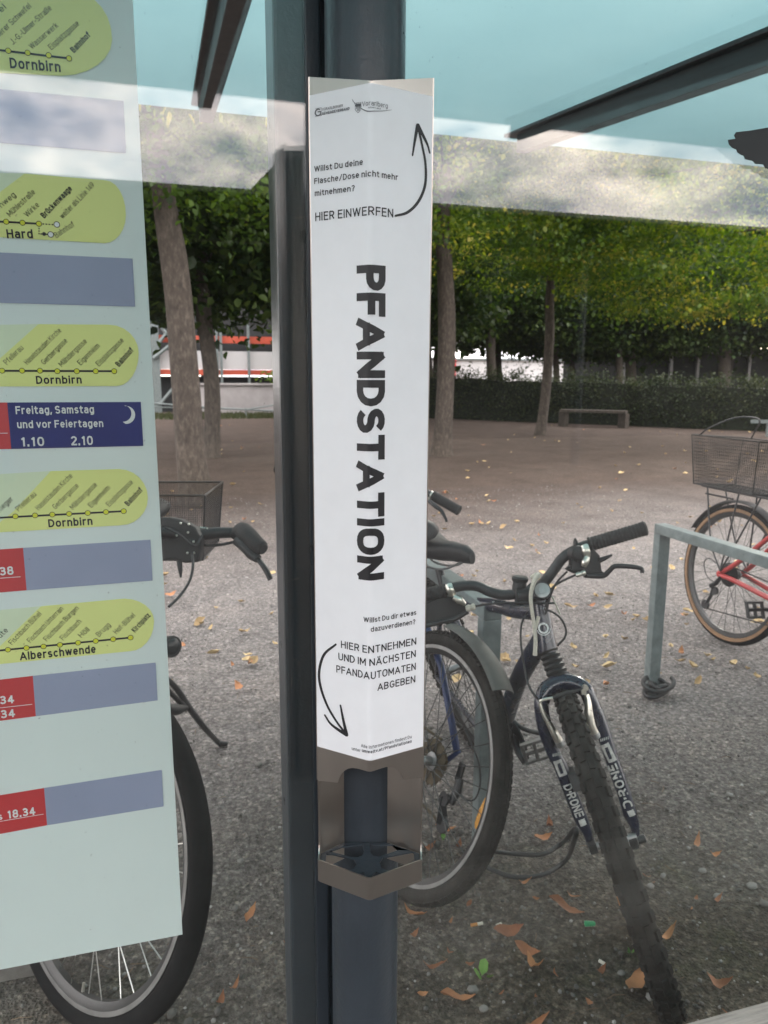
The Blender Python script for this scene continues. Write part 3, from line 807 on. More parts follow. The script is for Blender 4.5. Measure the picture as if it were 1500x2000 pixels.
def lob(top_l, top_r, ext, bot_r, bot_l):
    """outline: straight top, superelliptic right end, straight bottom (pixels)"""
    pts = [top_l, top_r]
    cx = (top_r[0]+bot_r[0])/2
    for k in range(1, 12):
        a = PI/2-PI*k/12
        if a >= 0:
            bx, by = top_r; yy = ext[1]+(by-ext[1])*math.sin(a); xx = bx+(ext[0]-bx)*math.cos(a)
        else:
            bx, by = bot_r; yy = ext[1]+(by-ext[1])*math.sin(-a); xx = bx+(ext[0]-bx)*math.cos(a)
        pts.append((xx, yy))
    return pts+[bot_r, bot_l]
def label2(mb, txt, a, b, cap, bold=0.10, dy=0.0012, rot=None):
    """text from px point a to px point b with capital height cap px on the board"""
    A = ttp(*a, dy); B = ttp(*b, dy)
    V, Fc, w = glyphs(txt, bold)
    d = B-A; L_ = d.length; ex = d/L_
    ez = Vector((-ex.z, 0, ex.x))
    sy = cap/FPX*((A-CAM).dot(FW))/CAPH
    sx = L_/w
    mb.add([A+ex*(x*sx)+ez*(y*sy)-Vector((0, lay*0.00002, 0)) for x, y, lay in V], Fc)
def line2(mb, a, b, wpx, dy=0.0011):
    A = ttp(*a, dy); B = ttp(*b, dy); d = (B-A).normalized(); h = Vector((-d.z, 0, d.x))*(wpx/FPX*((A-CAM).dot(FW))/2)
    mb.add([A-h, B-h, B+h, A+h], [(0, 1, 2, 3)])
def disc2(mb, c, rpx, dy, n=20):
    Cc = ttp(*c, dy); r = rpx/FPX*((Cc-CAM).dot(FW))
    mb.add([Cc+Vector((math.cos(2*PI*k/n)*r, 0, math.sin(2*PI*k/n)*r)) for k in range(n)], [tuple(range(n))])
def route(outline, pale, line, stops, big, labels, bolds, r=5.5, extra=None):
    flat(pale, 0.0004, 'route_band', 'pale_lime', tt) if pale else None
    o = flat(outline, 0.0007, 'route_field', 'lime', tt)
    mb = MB()
    for a, b in line: line2(mb, a, b, 4)
    for s in stops: disc2(mb, s, r, 0.0013)
    t_, a, b, cap = big
    label2(mb, t_, a, b, cap, 0.19)
    for t_, a, b in labels: label2(mb, t_, a, b, 10.5, 0.105)
    for t_, a, b in bolds: label2(mb, t_, a, b, 11, 0.19)
    if extra: extra(mb)
    mb.build('lettering', 'black_print', o, smooth=0)
    mb = MB()
    for s in stops: disc2(mb, s, r-1.1, 0.0016)
    mb.build('stop_dots', 'stop', o, smooth=0)
    return o
# line 1
route(lob((-330, -30), (150, -12), (219, 78), (120, 148), (-330, 128)), None,
      [((-300, 62), (135, 114))], [(-60, 91), (-22, 95), (16, 99), (54, 103), (95, 108), (135, 114)],
      ('Dornbirn', (20, 133), (119, 141), 19),
      [('Schwefel', (-48, 72), (13, 16)), ('Mittlerer Schwefel', (-16, 87), (62, 14)), ('J.-G.-Ulmer-Straße', (26, 88), (102, 18)), ('Wasserwerk', (63, 97), (115, 52)), ('Eisplatzgasse', (101, 98), (156, 48))],
      [('Bahnhof', (145, 104), (178, 70))])
flat([(-330, 146), (0, 174), (241, 197), (246, 299), (0, 279), (-330, 252)], 0.0007, 'blank_field', 'lavender', tt)
# line 2
def dashes(mb):
    for x in (83, 89, 95, 101): line2(mb, (x, 437.4+(x-83)*0.07), (x+3, 437.6+(x-83)*0.07), 2.5)
    for y in (445, 450, 455): line2(mb, (76.3, y), (76.4, y+2.6), 2.5)
    line2(mb, (79, 457), (82, 457), 2.5)
    disc2(mb, (86, 457), 3.6, 0.0013); line2(mb, (86, 457), (96, 458), 2.2)
    disc2(mb, (111, 438.5), 5.8, 0.0013); disc2(mb, (99, 458), 5.8, 0.0013)
o = route(lob((48, 339), (205, 352), (246, 420), (204, 475), (-40, 461))+[(-40, 410), (0, 375)], [(-330, 330), (48, 339), (0, 375), (-40, 410), (-40, 461), (-330, 440)],
      [((-300, 416), (76, 437))], [(-20, 431), (12, 433), (44, 435), (76, 437)],
      ('Hard', (14, 465.5), (65, 465.5), 17),
      [('Birkenweg', (-26, 430), (32, 383)), ('Mühlestraße', (20, 424), (70, 377)), ('Wirke', (54, 425), (78, 402)), ('weiter als Linie 149', (123, 428), (186, 363)), ('Bahnhof', (111, 465), (147, 441))],
      [('Brückenwaage', (87, 427), (142, 370))], extra=dashes)
mb = MB(); disc2(mb, (111, 438.5), 4.6, 0.0016); disc2(mb, (99, 458), 4.6, 0.0016); mb.build('white_stops', 'white_txt', o, smooth=0)
flat([(-330, 479), (0, 493), (259, 505), (264, 599), (0, 591.5), (-330, 584)], 0.0007, 'blank_field', 'lavender', tt)
# line 3
route(lob((75, 633), (212, 634), (271, 690), (228, 754), (-40, 755))+[(-40, 722), (0, 700)], [(-330, 640), (75, 633), (0, 700), (-40, 722), (-40, 755), (-330, 757)],
      [((-300, 723), (223, 725))], [(-36, 724), (4, 724), (43, 724), (78, 724), (112, 725), (150, 725), (187, 725), (223, 725)],
      ('Dornbirn', (71, 750), (160, 749), 15.5),
      [('Pfellerau', (14, 713), (47, 681)), ('Haselstauden Kirche', (54, 713), (121, 647)), ('Gerbergasse', (87, 713), (133, 667)), ('Mähdergasse', (121, 717), (171, 668)), ('Eigenheim', (158, 714), (196, 677)), ('Eisplatzgasse', (194, 716), (243, 666))],
      [('Bahnhof', (233, 717), (262, 685))])
o = flat([(-330, 788), (14, 786), (22, 877), (-330, 882)], 0.0007, 'time_field', 'red_print', tt)
mb = MB(); line2(mb, (-330, 850), (15, 846), 1.2); mb.build('rule', 'white_txt', o, smooth=0)
o = flat([(14, 786), (275, 785), (280, 871), (22, 877)], 0.0008, 'night_field', 'navy_print', tt)
mb = MB()
label2(mb, 'Freitag, Samstag', (31, 809), (184, 807), 15.5, 0.18, 0.0014)
label2(mb, 'und vor Feiertagen', (34, 836.5), (202, 834), 15, 0.18, 0.0014)
label2(mb, '1.10', (42, 872), (87, 871), 18, 0.18, 0.0014)
label2(mb, '2.10', (139, 870), (182, 869), 18, 0.18, 0.0014)
mb.build('lettering', 'white_txt', o, smooth=0)
mo = []
for k in range(17): a = rad(96-190*k/16); mo.append((246.5+17.5*math.cos(a), 810.5-17.5*math.sin(a)))
for k in range(17): a = rad(-94+176*k/16); mo.append((240.5+16.5*math.cos(a)*0.98, 807.5-18.0*math.sin(a)*0.9))
mbm = MB(); P = [ttp(x, y, 0.0014) for x, y in mo]
for k in range(16): mbm.add([P[k], P[k+1], P[33-k-1], P[33-k]], [(0, 1, 2, 3)])
mbm.build('moon', 'white_txt', o, smooth=0)
# line 4
route(lob((99, 920), (232, 916), (289, 973), (235, 1026), (-40, 1042))+[(-40, 1042), (0, 1020), (26, 999)], [(-330, 946), (99, 920), (26, 999), (0, 1020), (-40, 1042), (-330, 1060)],
      [((-300, 1027), (241.6, 998.4))], [(-6, 1010.5), (30, 1008.5), (68.5, 1006.7), (102, 1005), (135, 1003.7), (171.5, 1002), (207, 1000), (241.6, 998.4)],
      ('Dornbirn', (95, 1030), (181, 1025), 16),
      [('Rieger', (0, 1001), (27, 976)), ('Pfellerau', (37, 999), (72, 967)), ('Haselstauden Kirche', (76, 997), (143, 931)), ('Gerbergasse', (109, 995), (155, 950)), ('Mähdergasse', (143, 996), (191, 948)), ('Eigenheim', (179, 992), (216, 954)), ('Eisplatzgasse', (214, 990), (261, 943))],
      [('Bahnhof', (251, 989), (280, 958))])
o = flat([(-330, 1096), (45, 1070), (52, 1153), (-330, 1184)], 0.0007, 'time_field', 'red_print', tt)
mb = MB(); label2(mb, '16.38', (-32, 1127), (27, 1122), 17, 0.19); line2(mb, (-330, 1152), (40, 1126.5), 1.2); mb.build('lettering', 'white_txt', o, smooth=0)
flat([(45, 1070), (294, 1054), (298, 1134), (52, 1153)], 0.0008, 'blank_field', 'lavender', tt)
# line 5
route(lob((80, 1184), (243, 1169), (301, 1213), (253, 1272), (-40, 1301))+[(-40, 1290), (0, 1262)], [(-330, 1222), (80, 1184), (0, 1262), (-40, 1290), (-40, 1301), (-330, 1330)],
      [((-300, 1300), (255, 1245.3))], [(-20, 1273), (15.5, 1269), (51.7, 1265.6), (85, 1262.7), (117, 1259.5), (152.5, 1255.5), (187, 1252), (221, 1248.5), (255, 1245.3)],
      ('Alberschwende', (39, 1290), (187.5, 1275), 17),
      [('Gereute', (-24, 1270), (17, 1232)), ('Fischbach Bühel', (24, 1260), (82, 1200)), ('Fischbach Unterrain', (60, 1256), (125, 1190)), ('Fischbach Burgen', (92, 1253), (155, 1189)), ('Fischbach', (124, 1251), (160, 1215)), ('Höll', (159, 1246), (176, 1231)), ('Brugg', (194, 1244), (217, 1222)), ('Hof-Bühel', (228, 1239), (265, 1203))],
      [('Kirchplatz', (264, 1236), (295, 1203))])
o = flat([(-330, 1366), (64, 1320), (70, 1399), (-330, 1450)], 0.0007, 'time_field', 'red_print', tt)
mb = MB(); label2(mb, '16.34', (-32, 1379), (28, 1373), 17, 0.19); label2(mb, '17.34', (-30, 1407), (30, 1400), 17, 0.19); line2(mb, (-330, 1420), (63, 1375.5), 1.2)
mb.build('lettering', 'white_txt', o, smooth=0)
flat([(64, 1320), (304, 1294), (308, 1368), (70, 1399)], 0.0008, 'blank_field', 'lavender', tt)
# line 6
o = flat([(-330, 1608), (86, 1539), (92, 1612), (-330, 1690)], 0.0007, 'time_field', 'red_print', tt)
mb = MB(); label2(mb, 'bis', (-19, 1604), (5, 1600.5), 14, 0.18); mb.build('lettering', 'white_txt', o, smooth=0)
mb = MB(); label2(mb, '18.34', (15.5, 1599), (69.5, 1591), 17, 0.19); line2(mb, (-330, 1660), (85, 1590), 1.2)
mb.build('lettering', 'white_txt', o, smooth=0)
flat([(86, 1539), (316, 1503.5), (319.5, 1575), (92, 1612)], 0.0008, 'blank_field', 'lavender', tt)

# ================================================================== BOTTLE BIN
YB = rad(15.5)
ER = Vector((math.cos(YB), -math.sin(YB), 0)); EF = -Vector((math.sin(YB), math.cos(YB), 0))
BO = Vector((0.193, 0.746, 0))
UC, HW, FE, FR = 0.0066, 0.0545, 0.075, 0.105
def bp_(u, f, z): return BO+ER*u+EF*f+Vector((0, 0, z))
Lb, Gb, Rb = bp_(UC-HW, FE, 0), bp_(UC, FR, 0), bp_(UC+HW, FE, 0)
dl = (Gb-Lb).normalized(); dr = (Rb-Gb).normalized(); SL = (Gb-Lb).length
nl = Vector((dl.y, -dl.x, 0)); nr = Vector((dr.y, -dr.x, 0))
if nl.dot(EF) < 0: nl = -nl
if nr.dot(EF) < 0: nr = -nr
RB = 0.004                                   # radius of the fold
def sheet(s, z, off=0.0):
    """unfolded front sheet: s along the sheet from the fold (left negative), off outward"""
    if abs(s) < RB:
        t = (s+RB)/(2*RB)
        A = Gb-dl*RB; B = Gb+dr*RB
        p = A*(1-t)**2+Gb*(2*t*(1-t))+B*t*t
        nn = (nl*(1-t)+nr*t).normalized()
    elif s < 0: p = Gb+dl*s; nn = nl
    else: p = Gb+dr*s; nn = nr
    return Vector((p.x, p.y, z))+nn*off
def unsheet(px, py):
    q = atP(px, py, Gb, nl); s = (q-Gb).dot(dl)
    if s <= 0: return s, q.z
    q = atP(px, py, Gb, nr); return (q-Gb).dot(dr), q.z
bn = thing('bottle_bin', bp_(UC, 0, 0.78), 'tall white bottle return bin of folded sheet metal on the round pole, reading PFANDSTATION', 'bottle bin')
TH = 0.0014
def strip_sheet(svals, ztop, zbot, off0, off1, name, material, smooth=60):
    mb = MB(); V = []; Fc = []
    n = len(svals)
    for s in svals: V += [sheet(s, ztop(s), off1), sheet(s, zbot(s), off1), sheet(s, zbot(s), off0), sheet(s, ztop(s), off0)]
    for i in range(n-1):
        a, b = 4*i, 4*(i+1)
        for k in range(4): Fc.append((a+k, b+k, b+(k+1) % 4, a+(k+1) % 4))
    Fc += [(0, 1, 2, 3), (4*n-1, 4*n-2, 4*n-3, 4*n-4)]
    mb.add(V, Fc)
    return mb.build(name, material, bn, smooth=smooth)
def svals(extra=()):
    s = [-SL+0.0015, SL-0.0015]+[RB*(k/4-1) for k in range(9)]+list(np.linspace(-SL+0.002, -RB, 10))+list(np.linspace(RB, SL-0.002, 10))+list(extra)
    return sorted(set(round(float(x), 6) for x in s))
sc_pts = [(619, 1524.5), (640, 1527), (659, 1529), (662, 1522), (664.5, 1516), (669, 1509), (675, 1504), (681, 1501), (688, 1500), (697, 1501), (705, 1503), (723, 1508), (741, 1502), (754, 1498), (769, 1499), (775, 1502.5), (780, 1507.5), (783.5, 1514), (786, 1520), (790, 1524.5), (805, 1521), (821, 1518)]
sc = [unsheet(*p) for p in sc_pts]
def zscal(s): return float(np.interp(s, [p[0] for p in sc], [p[1] for p in sc]))
ztop = lambda s: 1.5565-0.0135*(1-abs(s)/SL)
fr_ = strip_sheet(svals([p[0] for p in sc if abs(p[0]) < SL-0.002]), ztop, zscal, -TH, 0, 'front_sheet', 'steel')
st = strip_sheet(svals(), lambda s: 1.5412, lambda s: 0.9342, 0.0002, 0.0007, 'printed_foil', 'white_print')
lip_z = 0.8060
strip_sheet(svals(), lambda s: lip_z, lambda s: 0.7812, -TH, 0, 'front_lip', 'steel')
# side walls, with a rounded cut where the opening runs into the lip
for sg in (-1, 1):
    u = UC+sg*HW
    mb = MB()
    prof = [(0.045, 0.7815), (FE, 0.7815), (FE, lip_z)]
    for k in range(7):
        a = PI/2*k/6; prof.append((FE-0.012*math.sin(a), lip_z+0.012*(1-math.cos(a)) ))
    prof += [(FE-0.012, 0.83), (FE-0.010, 0.86), (FE-0.008, 0.893), (FE, 0.897), (FE, 1.5565), (0.045, 1.5565)]
    mb.prism([bp_(u, f, z) for f, z in prof], ER*(-sg*TH))
    mb.build('side_wall', 'steel', bn, smooth=0)
    # back wall, angled in to the slot that shows the pole
    e = UC+sg*HW-sg*TH; i_ = 0.0015+sg*0.0235
    A0, A1 = bp_(e, 0.058, 0.7815), bp_(i_, 0.0385, 0.7815)
    MB().prism([A0, A1, A1-EF*TH, A0-EF*TH], (0, 0, 0.775)).build('back_wall', 'steel', bn, smooth=0)
MB().prism([bp_(UC-HW+0.003, FE-0.004, 0.952), bp_(UC, FR-0.006, 0.952), bp_(UC+HW-0.003, FE-0.004, 0.952), bp_(UC+HW-0.003, 0.060, 0.952), bp_(0.026, 0.042, 0.952), bp_(-0.023, 0.042, 0.952), bp_(UC-HW+0.003, 0.060, 0.952)], (0, 0, 0.0015)).build('shade_plate', 'beam', bn, smooth=0)  # unseen plate added to shade the pole inside the bin
# base plate with its cut-outs
ZP = 0.8015
def z7(x, y): q = atZ(560+x/4.6875, 1420+y/4.6875, ZP); return ((q-BO).dot(ER), (q-BO).dot(EF))
holes = [[(330, 1090), (420, 1040), (520, 1016), (680, 1015), (698, 1035), (707, 1140), (692, 1180), (645, 1198), (580, 1192), (420, 1148), (345, 1118)],
         [(765, 1050), (778, 1012), (860, 1000), (960, 975), (1130, 1063), (1112, 1090), (1020, 1132), (850, 1190), (795, 1182), (766, 1150)],
         [(318, 1152), (420, 1170), (615, 1215), (640, 1258), (612, 1306), (550, 1336), (430, 1300), (320, 1255)],
         [(1178, 1105), (1150, 1118), (880, 1200), (850, 1248), (868, 1300), (930, 1322), (1060, 1285), (1185, 1225)],
         [(640, 1375), (700, 1330), (724, 1370), (718, 1398)], [(880, 1370), (815, 1328), (778, 1370), (782, 1400)]]
def plate():
    cu = bpy.data.curves.new('plate', 'CURVE'); cu.dimensions = '2D'; cu.fill_mode = 'BOTH'; cu.extrude = 0.0007
    def spl(P):
        s = cu.splines.new('POLY'); s.points.add(len(P)-1)
        for k, (a, b) in enumerate(P): s.points[k].co = (a, b, 0, 1)
        s.use_cyclic_u = True
    g = 0.0018
    spl([(UC-HW+g, 0.0595), (UC-HW+g, FE-0.002), (UC, FR-0.0035), (UC+HW-g, FE-0.002), (UC+HW-g, 0.0595), (0.0255, 0.0405), (-0.0225, 0.0405)])
    for h in holes:
        P = [z7(*p) for p in h]
        P = [(max(UC-HW+0.008, min(UC+HW-0.008, a)), max(0.0445+0.017*max(0, (abs(a-UC)-0.024)/(HW-0.024)), min(FE-0.004+(1-abs(a-UC)/HW)*(FR-FE-0.002), b))) for a, b in P]
        spl(P)
    ob = bpy.data.objects.new('plate', cu); COL.objects.link(ob)
    dg = bpy.context.evaluated_depsgraph_get(); dg.update()
    me = bpy.data.meshes.new_from_object(ob.evaluated_get(dg))
    mb = MB().add([bp_(v.co.x, v.co.y, ZP+v.co.z) for v in me.vertices], [list(p.vertices) for p in me.polygons])
    bpy.data.objects.remove(ob); bpy.data.curves.remove(cu); bpy.data.meshes.remove(me)
    mb.build('base_plate', 'paint', bn, smooth=0)  # bare steel plate; the dark it mirrors is put into its colour
plate()
# printing on the bin
PO = 0.0010
def bisect(V, Fc, us):
    """split flat text faces along the lines x = us"""
    bm = bmesh.new(); vv = [bm.verts.new(p) for p in V]
    for q in Fc:
        try: bm.faces.new([vv[i] for i in q])
        except ValueError: pass
    for x in us:
        bmesh.ops.bisect_plane(bm, geom=list(bm.verts)+list(bm.edges)+list(bm.faces), plane_co=(x, 0, 0), plane_no=(1, 0, 0), dist=1e-6)
    bm.verts.index_update()
    r = [tuple(v.co) for v in bm.verts], [[v.index for v in f.verts] for f in bm.faces]
    bm.free(); return r
FOLDS = [RB*k/3 for k in range(-3, 4)]
def btext(mb, txt, a, b, cap, bold=0.14, space=1.0):
    """text from picture point a to b along the folded front, capital height in picture units"""
    s0, z0 = unsheet(*a); s1, z1 = unsheet(*b)
    V, Fc, w = glyphs(txt, bold, space)
    zz = (z0+z1)/2; sx = (s1-s0)/w
    t = (sheet(s0, zz)-CAM).dot(FW); sy = cap/FPX*t*1.03
    Q, Fc = bisect([(s0+x*sx, zz+y*sy, lay) for x, y, lay in V], Fc, FOLDS)
    mb.add([sheet(s, z, PO+0.00003*lay) for s, z, lay in Q], Fc)
def bstroke(mb, pts, wpx, sub=8):
    P = [Vector((*unsheet(*p), 0)) for p in pts]
    ws = wpx if hasattr(wpx, '__len__') else [wpx]*len(pts)
    t = (sheet(P[0].x, P[0].y)-CAM).dot(FW)
    ws = [w/FPX*t for w in ws]
    if len(P) > 2: P, ws = spline(P, ws, sub)
    for i in range(len(P)-1):
        d = (P[i+1]-P[i]).normalized(); h = Vector((-d.y, d.x, 0))
        q = [P[i]-h*ws[i]/2, P[i+1]-h*ws[i+1]/2, P[i+1]+h*ws[i+1]/2, P[i]+h*ws[i]/2]
        mb.add([sheet(v.x, v.y, PO+0.00002*(i % 2)) for v in q], [(0, 1, 2, 3)])
    for i in range(len(P)):
        r = ws[i]/2
        mb.add([sheet(P[i].x+r*math.cos(2*PI*k/12), P[i].y+r*math.sin(2*PI*k/12), PO+0.00005+0.000002*i) for k in range(12)], [tuple(range(12))])
mb = MB()
sA, zA = unsheet(697.5, 519); sB, zB = unsheet(697, 1131); sC, _ = unsheet(752, 540)
V, Fc, w = glyphs('PFANDSTATION', 0.24, 0.40)
Q, Fc = bisect([(sA+y*(sC-sA), zA-x*((zA-zB)/w), lay) for x, y, lay in V], Fc, FOLDS)
mb.add([sheet(s, z, PO+0.00003*lay) for s, z, lay in Q], Fc)
mb.build('headline', 'black_print', st, smooth=0)
mb = MB()
btext(mb, 'Willst Du deine', (615, 334), (710, 325), 10.5, 0.155)
btext(mb, 'Flasche/Dose nicht mehr', (615, 359), (776, 354), 10.5, 0.155)
btext(mb, 'mitnehmen?', (616, 381.5), (694, 376), 10.5, 0.155)
btext(mb, 'HIER EINWERFEN', (617, 431), (767, 427.5), 15.5, 0.145)
btext(mb, 'Willst Du dir etwas', (711, 1216), (812, 1198), 10, 0.155)
btext(mb, 'dazuverdienen?', (724, 1234), (810, 1218), 10, 0.155)
btext(mb, 'HIER ENTNEHMEN', (667, 1267), (812, 1256), 14.5, 0.145)
btext(mb, 'UND IM NÄCHSTEN', (662, 1290), (811, 1281), 14.5, 0.145)
btext(mb, 'PFANDAUTOMATEN', (658, 1314), (811, 1306), 14.5, 0.145)
btext(mb, 'ABGEBEN', (736, 1350), (810, 1331), 14.5, 0.145)
mb.build('lettering', 'black_print', st, smooth=0)
mb = MB()
btext(mb, 'Alle Informationen findest Du', (706, 1460), (803, 1438.5), 6.6)
btext(mb, 'unter ', (688, 1466), (705, 1466), 6.6)
btext(mb, 'umweltv.at/Pfandstationen', (708, 1470), (803, 1447), 6.6, 0.20)
mb.build('small_print', 'grey_print', st, smooth=0)
mb = MB()
bstroke(mb, [(771, 422), (795, 415), (816, 394), (829, 362), (830, 322), (823, 283), (815, 247)], [4, 5.5, 6, 6, 5.5, 5, 5.5])
bstroke(mb, [(814.5, 246), (810, 270), (804.5, 304)], [8, 6, 3.6]); bstroke(mb, [(815.5, 246), (826, 267), (834, 284), (838, 299)], [8, 6.5, 5, 3.8])
mb.build('arrow', 'black_print', st, smooth=0)
mb = MB()
bstroke(mb, [(657, 1258), (634, 1278), (624.5, 1310), (627, 1340), (640, 1377), (658, 1408), (677, 1433)], [4, 5.5, 6, 6, 5.5, 5, 5.5])
bstroke(mb, [(677, 1434), (661, 1424), (646, 1412), (635.5, 1396)], [8, 6.5, 5, 4]); bstroke(mb, [(678, 1434), (672, 1408), (666, 1377)], [8, 6, 4])
mb.build('arrow', 'black_print', st, smooth=0)
# the two emblems at the top
mb = MB()
btext(mb, 'VORARLBERGER', (630.5, 217), (671, 209.5), 4.6)
btext(mb, 'GEMEINDEVERBAND', (630.5, 224), (684, 216.5), 4.8, 0.20)
cg = (622.5, 220.2)
bstroke(mb, [(cg[0]+5.5*math.cos(a), cg[1]-6.2*math.sin(a)-0.2*5*math.cos(a)) for a in [rad(x) for x in range(48, 345, 33)]], [1.6, 2.2, 2.8, 3, 3, 2.6, 2.2, 2, 1.6], 3)
bstroke(mb, [(622.5, 219), (627.5, 218.6)], 2); bstroke(mb, [(627.3, 219), (627.3, 224.5)], 2)
bstroke(mb, [(617, 213), (629, 211.3), (629, 226.2), (617, 228.2)], 0.7, 1)
mb.build('association_emblem', 'grey_print', st, smooth=0)
mb = MB()
btext(mb, 'Vorarlberg', (708.5, 211), (756, 210.5), 8.5, 0.11)
btext(mb, 'unser Land', (720, 213.8), (742, 213.6), 3.2)
bstroke(mb, [(707, 212.5), (713, 216), (722, 217.8), (740, 217.6), (752, 217), (764, 215.3)], [1.4, 1.6, 1.5, 1.2, 1, 0.5], 4)
bstroke(mb, [(689, 194.5), (691, 198.5), (694.5, 203)], [0.6, 1.2, 1.4], 3)
bstroke(mb, [(694.8, 202), (694.8, 215), (700.5, 221.5), (706.3, 214.6), (706.3, 200.6)], 0.8, 1); bstroke(mb, [(694.8, 202), (706.3, 200.6)], 0.7)
bstroke(mb, [(696.8, 206.5), (704.6, 205.4)], 5)
for x in (697.3, 699.9, 702.4, 704.4): bstroke(mb, [(x, 206), (x, 213.5 if x < 699 or x > 703 else 217)], 1.4)
for x in (697, 700.5, 704): bstroke(mb, [(x, 203.2), (x, 205)], 1.6)
mb.build('state_emblem', 'grey_print', st, smooth=0)

# ================================================================== BICYCLE RACKS
def make_rack(x, y0, y1, label):
    t = thing('bike_rack', (x, (y0+y1)/2, 0), label, 'bike rack', 'galvanised bike racks')
    w, d, h = 0.052, 0.040, 0.725
    MB().box((x, y0+d/2, (h-d)/2-0.02), (w, d, h-d+0.04)).build('leg', 'galv', t, smooth=0, bevel=0.004)
    MB().box((x, y1-d/2, (h-d)/2-0.02), (w, d, h-d+0.04)).build('leg', 'galv', t, smooth=0, bevel=0.004)
    MB().box((x, (y0+y1)/2, h-d/2), (w, y1-y0, d)).build('top_bar', 'galv', t, smooth=0, bevel=0.004)
    return t
make_rack(0.780, 1.690, 2.56, 'galvanised steel bike rack with two bicycles leaning on it')
make_rack(1.905, 1.70, 2.545, 'galvanised steel bike rack with the black lock coiled round its foot')

# ================================================================== BICYCLES
def wheel_frame(contact, head, lean):
    """contact point, heading of the far end (deg from +Y towards +X), lean towards +X (deg)"""
    h, l = rad(head), rad(lean)
    w = Vector((math.sin(h), math.cos(h), 0)); s = Vector((math.cos(h), -math.sin(h), 0))
    u = Vector((0, 0, 1))*math.cos(l)+s*math.sin(l)
    n = s*math.cos(l)-Vector((0, 0, 1))*math.sin(l)
    return Vector(contact), w, u, n
def circ_prof(r, n=10, sx=1.0): return [(r*math.cos(2*PI*k/n), sx*r*math.sin(2*PI*k/n)) for k in range(n)]
def make_wheel(parent, c, w, u, R, tr, tyre='rubber', rim='rim_grey', spoke='dark_spoke', nsp=28, knobs=0, gum=False, hubw=0.05, rimd=0.018, name='wheel', track=False):
    nn = w.cross(u).normalized()
    ri = R-2*tr
    mb = MB().ring(c, w, u, ri, [(0.006, -tr*0.62), (0.006, tr*0.62), (-0.004, tr*0.62), (-rimd, tr*0.3), (-rimd, -tr*0.3), (-0.004, -tr*0.62)], 84)
    wh = mb.build(name, rim, parent, smooth=50)
    if track:
        for sg in (-1, 1):
            MB().ring(c+nn*(sg*tr*0.63), w, u, ri, [(0.0055, 0), (0.0055, sg*0.0012), (-0.0035, sg*0.0012), (-0.0035, 0)], 84).build('brake_track', 'track', wh, smooth=50)
    mb = MB().ring(c, w, u, R-tr, circ_prof(tr, 12, 0.92), 84)
    if knobs:
        for i in range(knobs):
            for dn, off, ang in ((-0.72, 0.5, 0.9), (-0.26, 0, 0.25), (0.26, 0.5, 0.25), (0.72, 0, 0.9)):
                a = 2*PI*(i+off)/knobs; e = w*math.cos(a)+u*math.sin(a); tg = u*math.cos(a)-w*math.sin(a)
                ss = dn/abs(dn); nrm = (e*math.cos(ang)+nn*(ss*math.sin(ang))).normalized(); sd = nrm.cross(tg)
                p = c+e*(R-tr)+nrm*(tr-0.001)
                mb.box(p, (tr*0.42, R*2*PI/knobs*0.50, 0.008), (sd, tg, nrm))
    mb.build('tyre', tyre, wh, smooth=35)
    if gum:
        for sg in (-1, 1):
            MB().ring(c+nn*(sg*tr*0.62), w, u, R-tr*1.25, [(tr*0.42, sg*0.002), (tr*0.30, sg*tr*0.30), (-tr*0.42, sg*tr*0.30), (-tr*0.5, sg*0.0)], 84).build('gum_sidewall', 'gum', wh, smooth=50)
    mb = MB()
    for i in range(nsp):
        a = 2*PI*i/nsp; sg = 1 if i % 2 else -1
        b = a+(0.55 if (i//2) % 2 else -0.55)
        P0 = c+(w*math.cos(b)+u*math.sin(b))*0.022+nn*(sg*hubw*0.55)
        P1 = c+(w*math.cos(a)+u*math.sin(a))*(ri-rimd+0.002)+nn*(sg*0.003)
        mb.tube([P0, P1], 0.0013, 5, caps=False)
    mb.build('spokes', spoke, wh, smooth=60)
    MB().lathe(c, nn, [(-hubw, 0.007), (-hubw*0.62, 0.009), (-hubw*0.58, 0.024), (-hubw*0.5, 0.024), (-hubw*0.46, 0.013), (hubw*0.46, 0.013), (hubw*0.5, 0.024), (hubw*0.58, 0.024), (hubw*0.62, 0.009), (hubw, 0.007)], 18).build('hub', 'dull_alloy', wh)
    return wh
def arc_strip(c, w, u, R, a0, a1, width, th, n=28, crown=0.25):
    """curved mudguard strip; angles in deg from w towards u"""
    nn = w.cross(u).normalized(); mb = MB(); V = []; k = 7
    for i in range(n+1):
        a = rad(a0+(a1-a0)*i/n); e = w*math.cos(a)+u*math.sin(a)
        for j in range(k):
            q = (j/(k-1)-0.5)*2
            V.append(c+e*(R-crown*width*q*q*0.5)+nn*(q*width/2))
        for j in range(k):
            q = (1-j/(k-1)-0.5)*2
            V.append(c+e*(R-th-crown*width*q*q*0.5)+nn*(q*width/2))
    m2 = 2*k
    Fc = [(i*m2+j, i*m2+(j+1) % m2, (i+1)*m2+(j+1) % m2, (i+1)*m2+j) for i in range(n) for j in range(m2)]
    Fc += [tuple(range(m2-1, -1, -1)), tuple(n*m2+j for j in range(m2))]
    return mb.add(V, Fc)
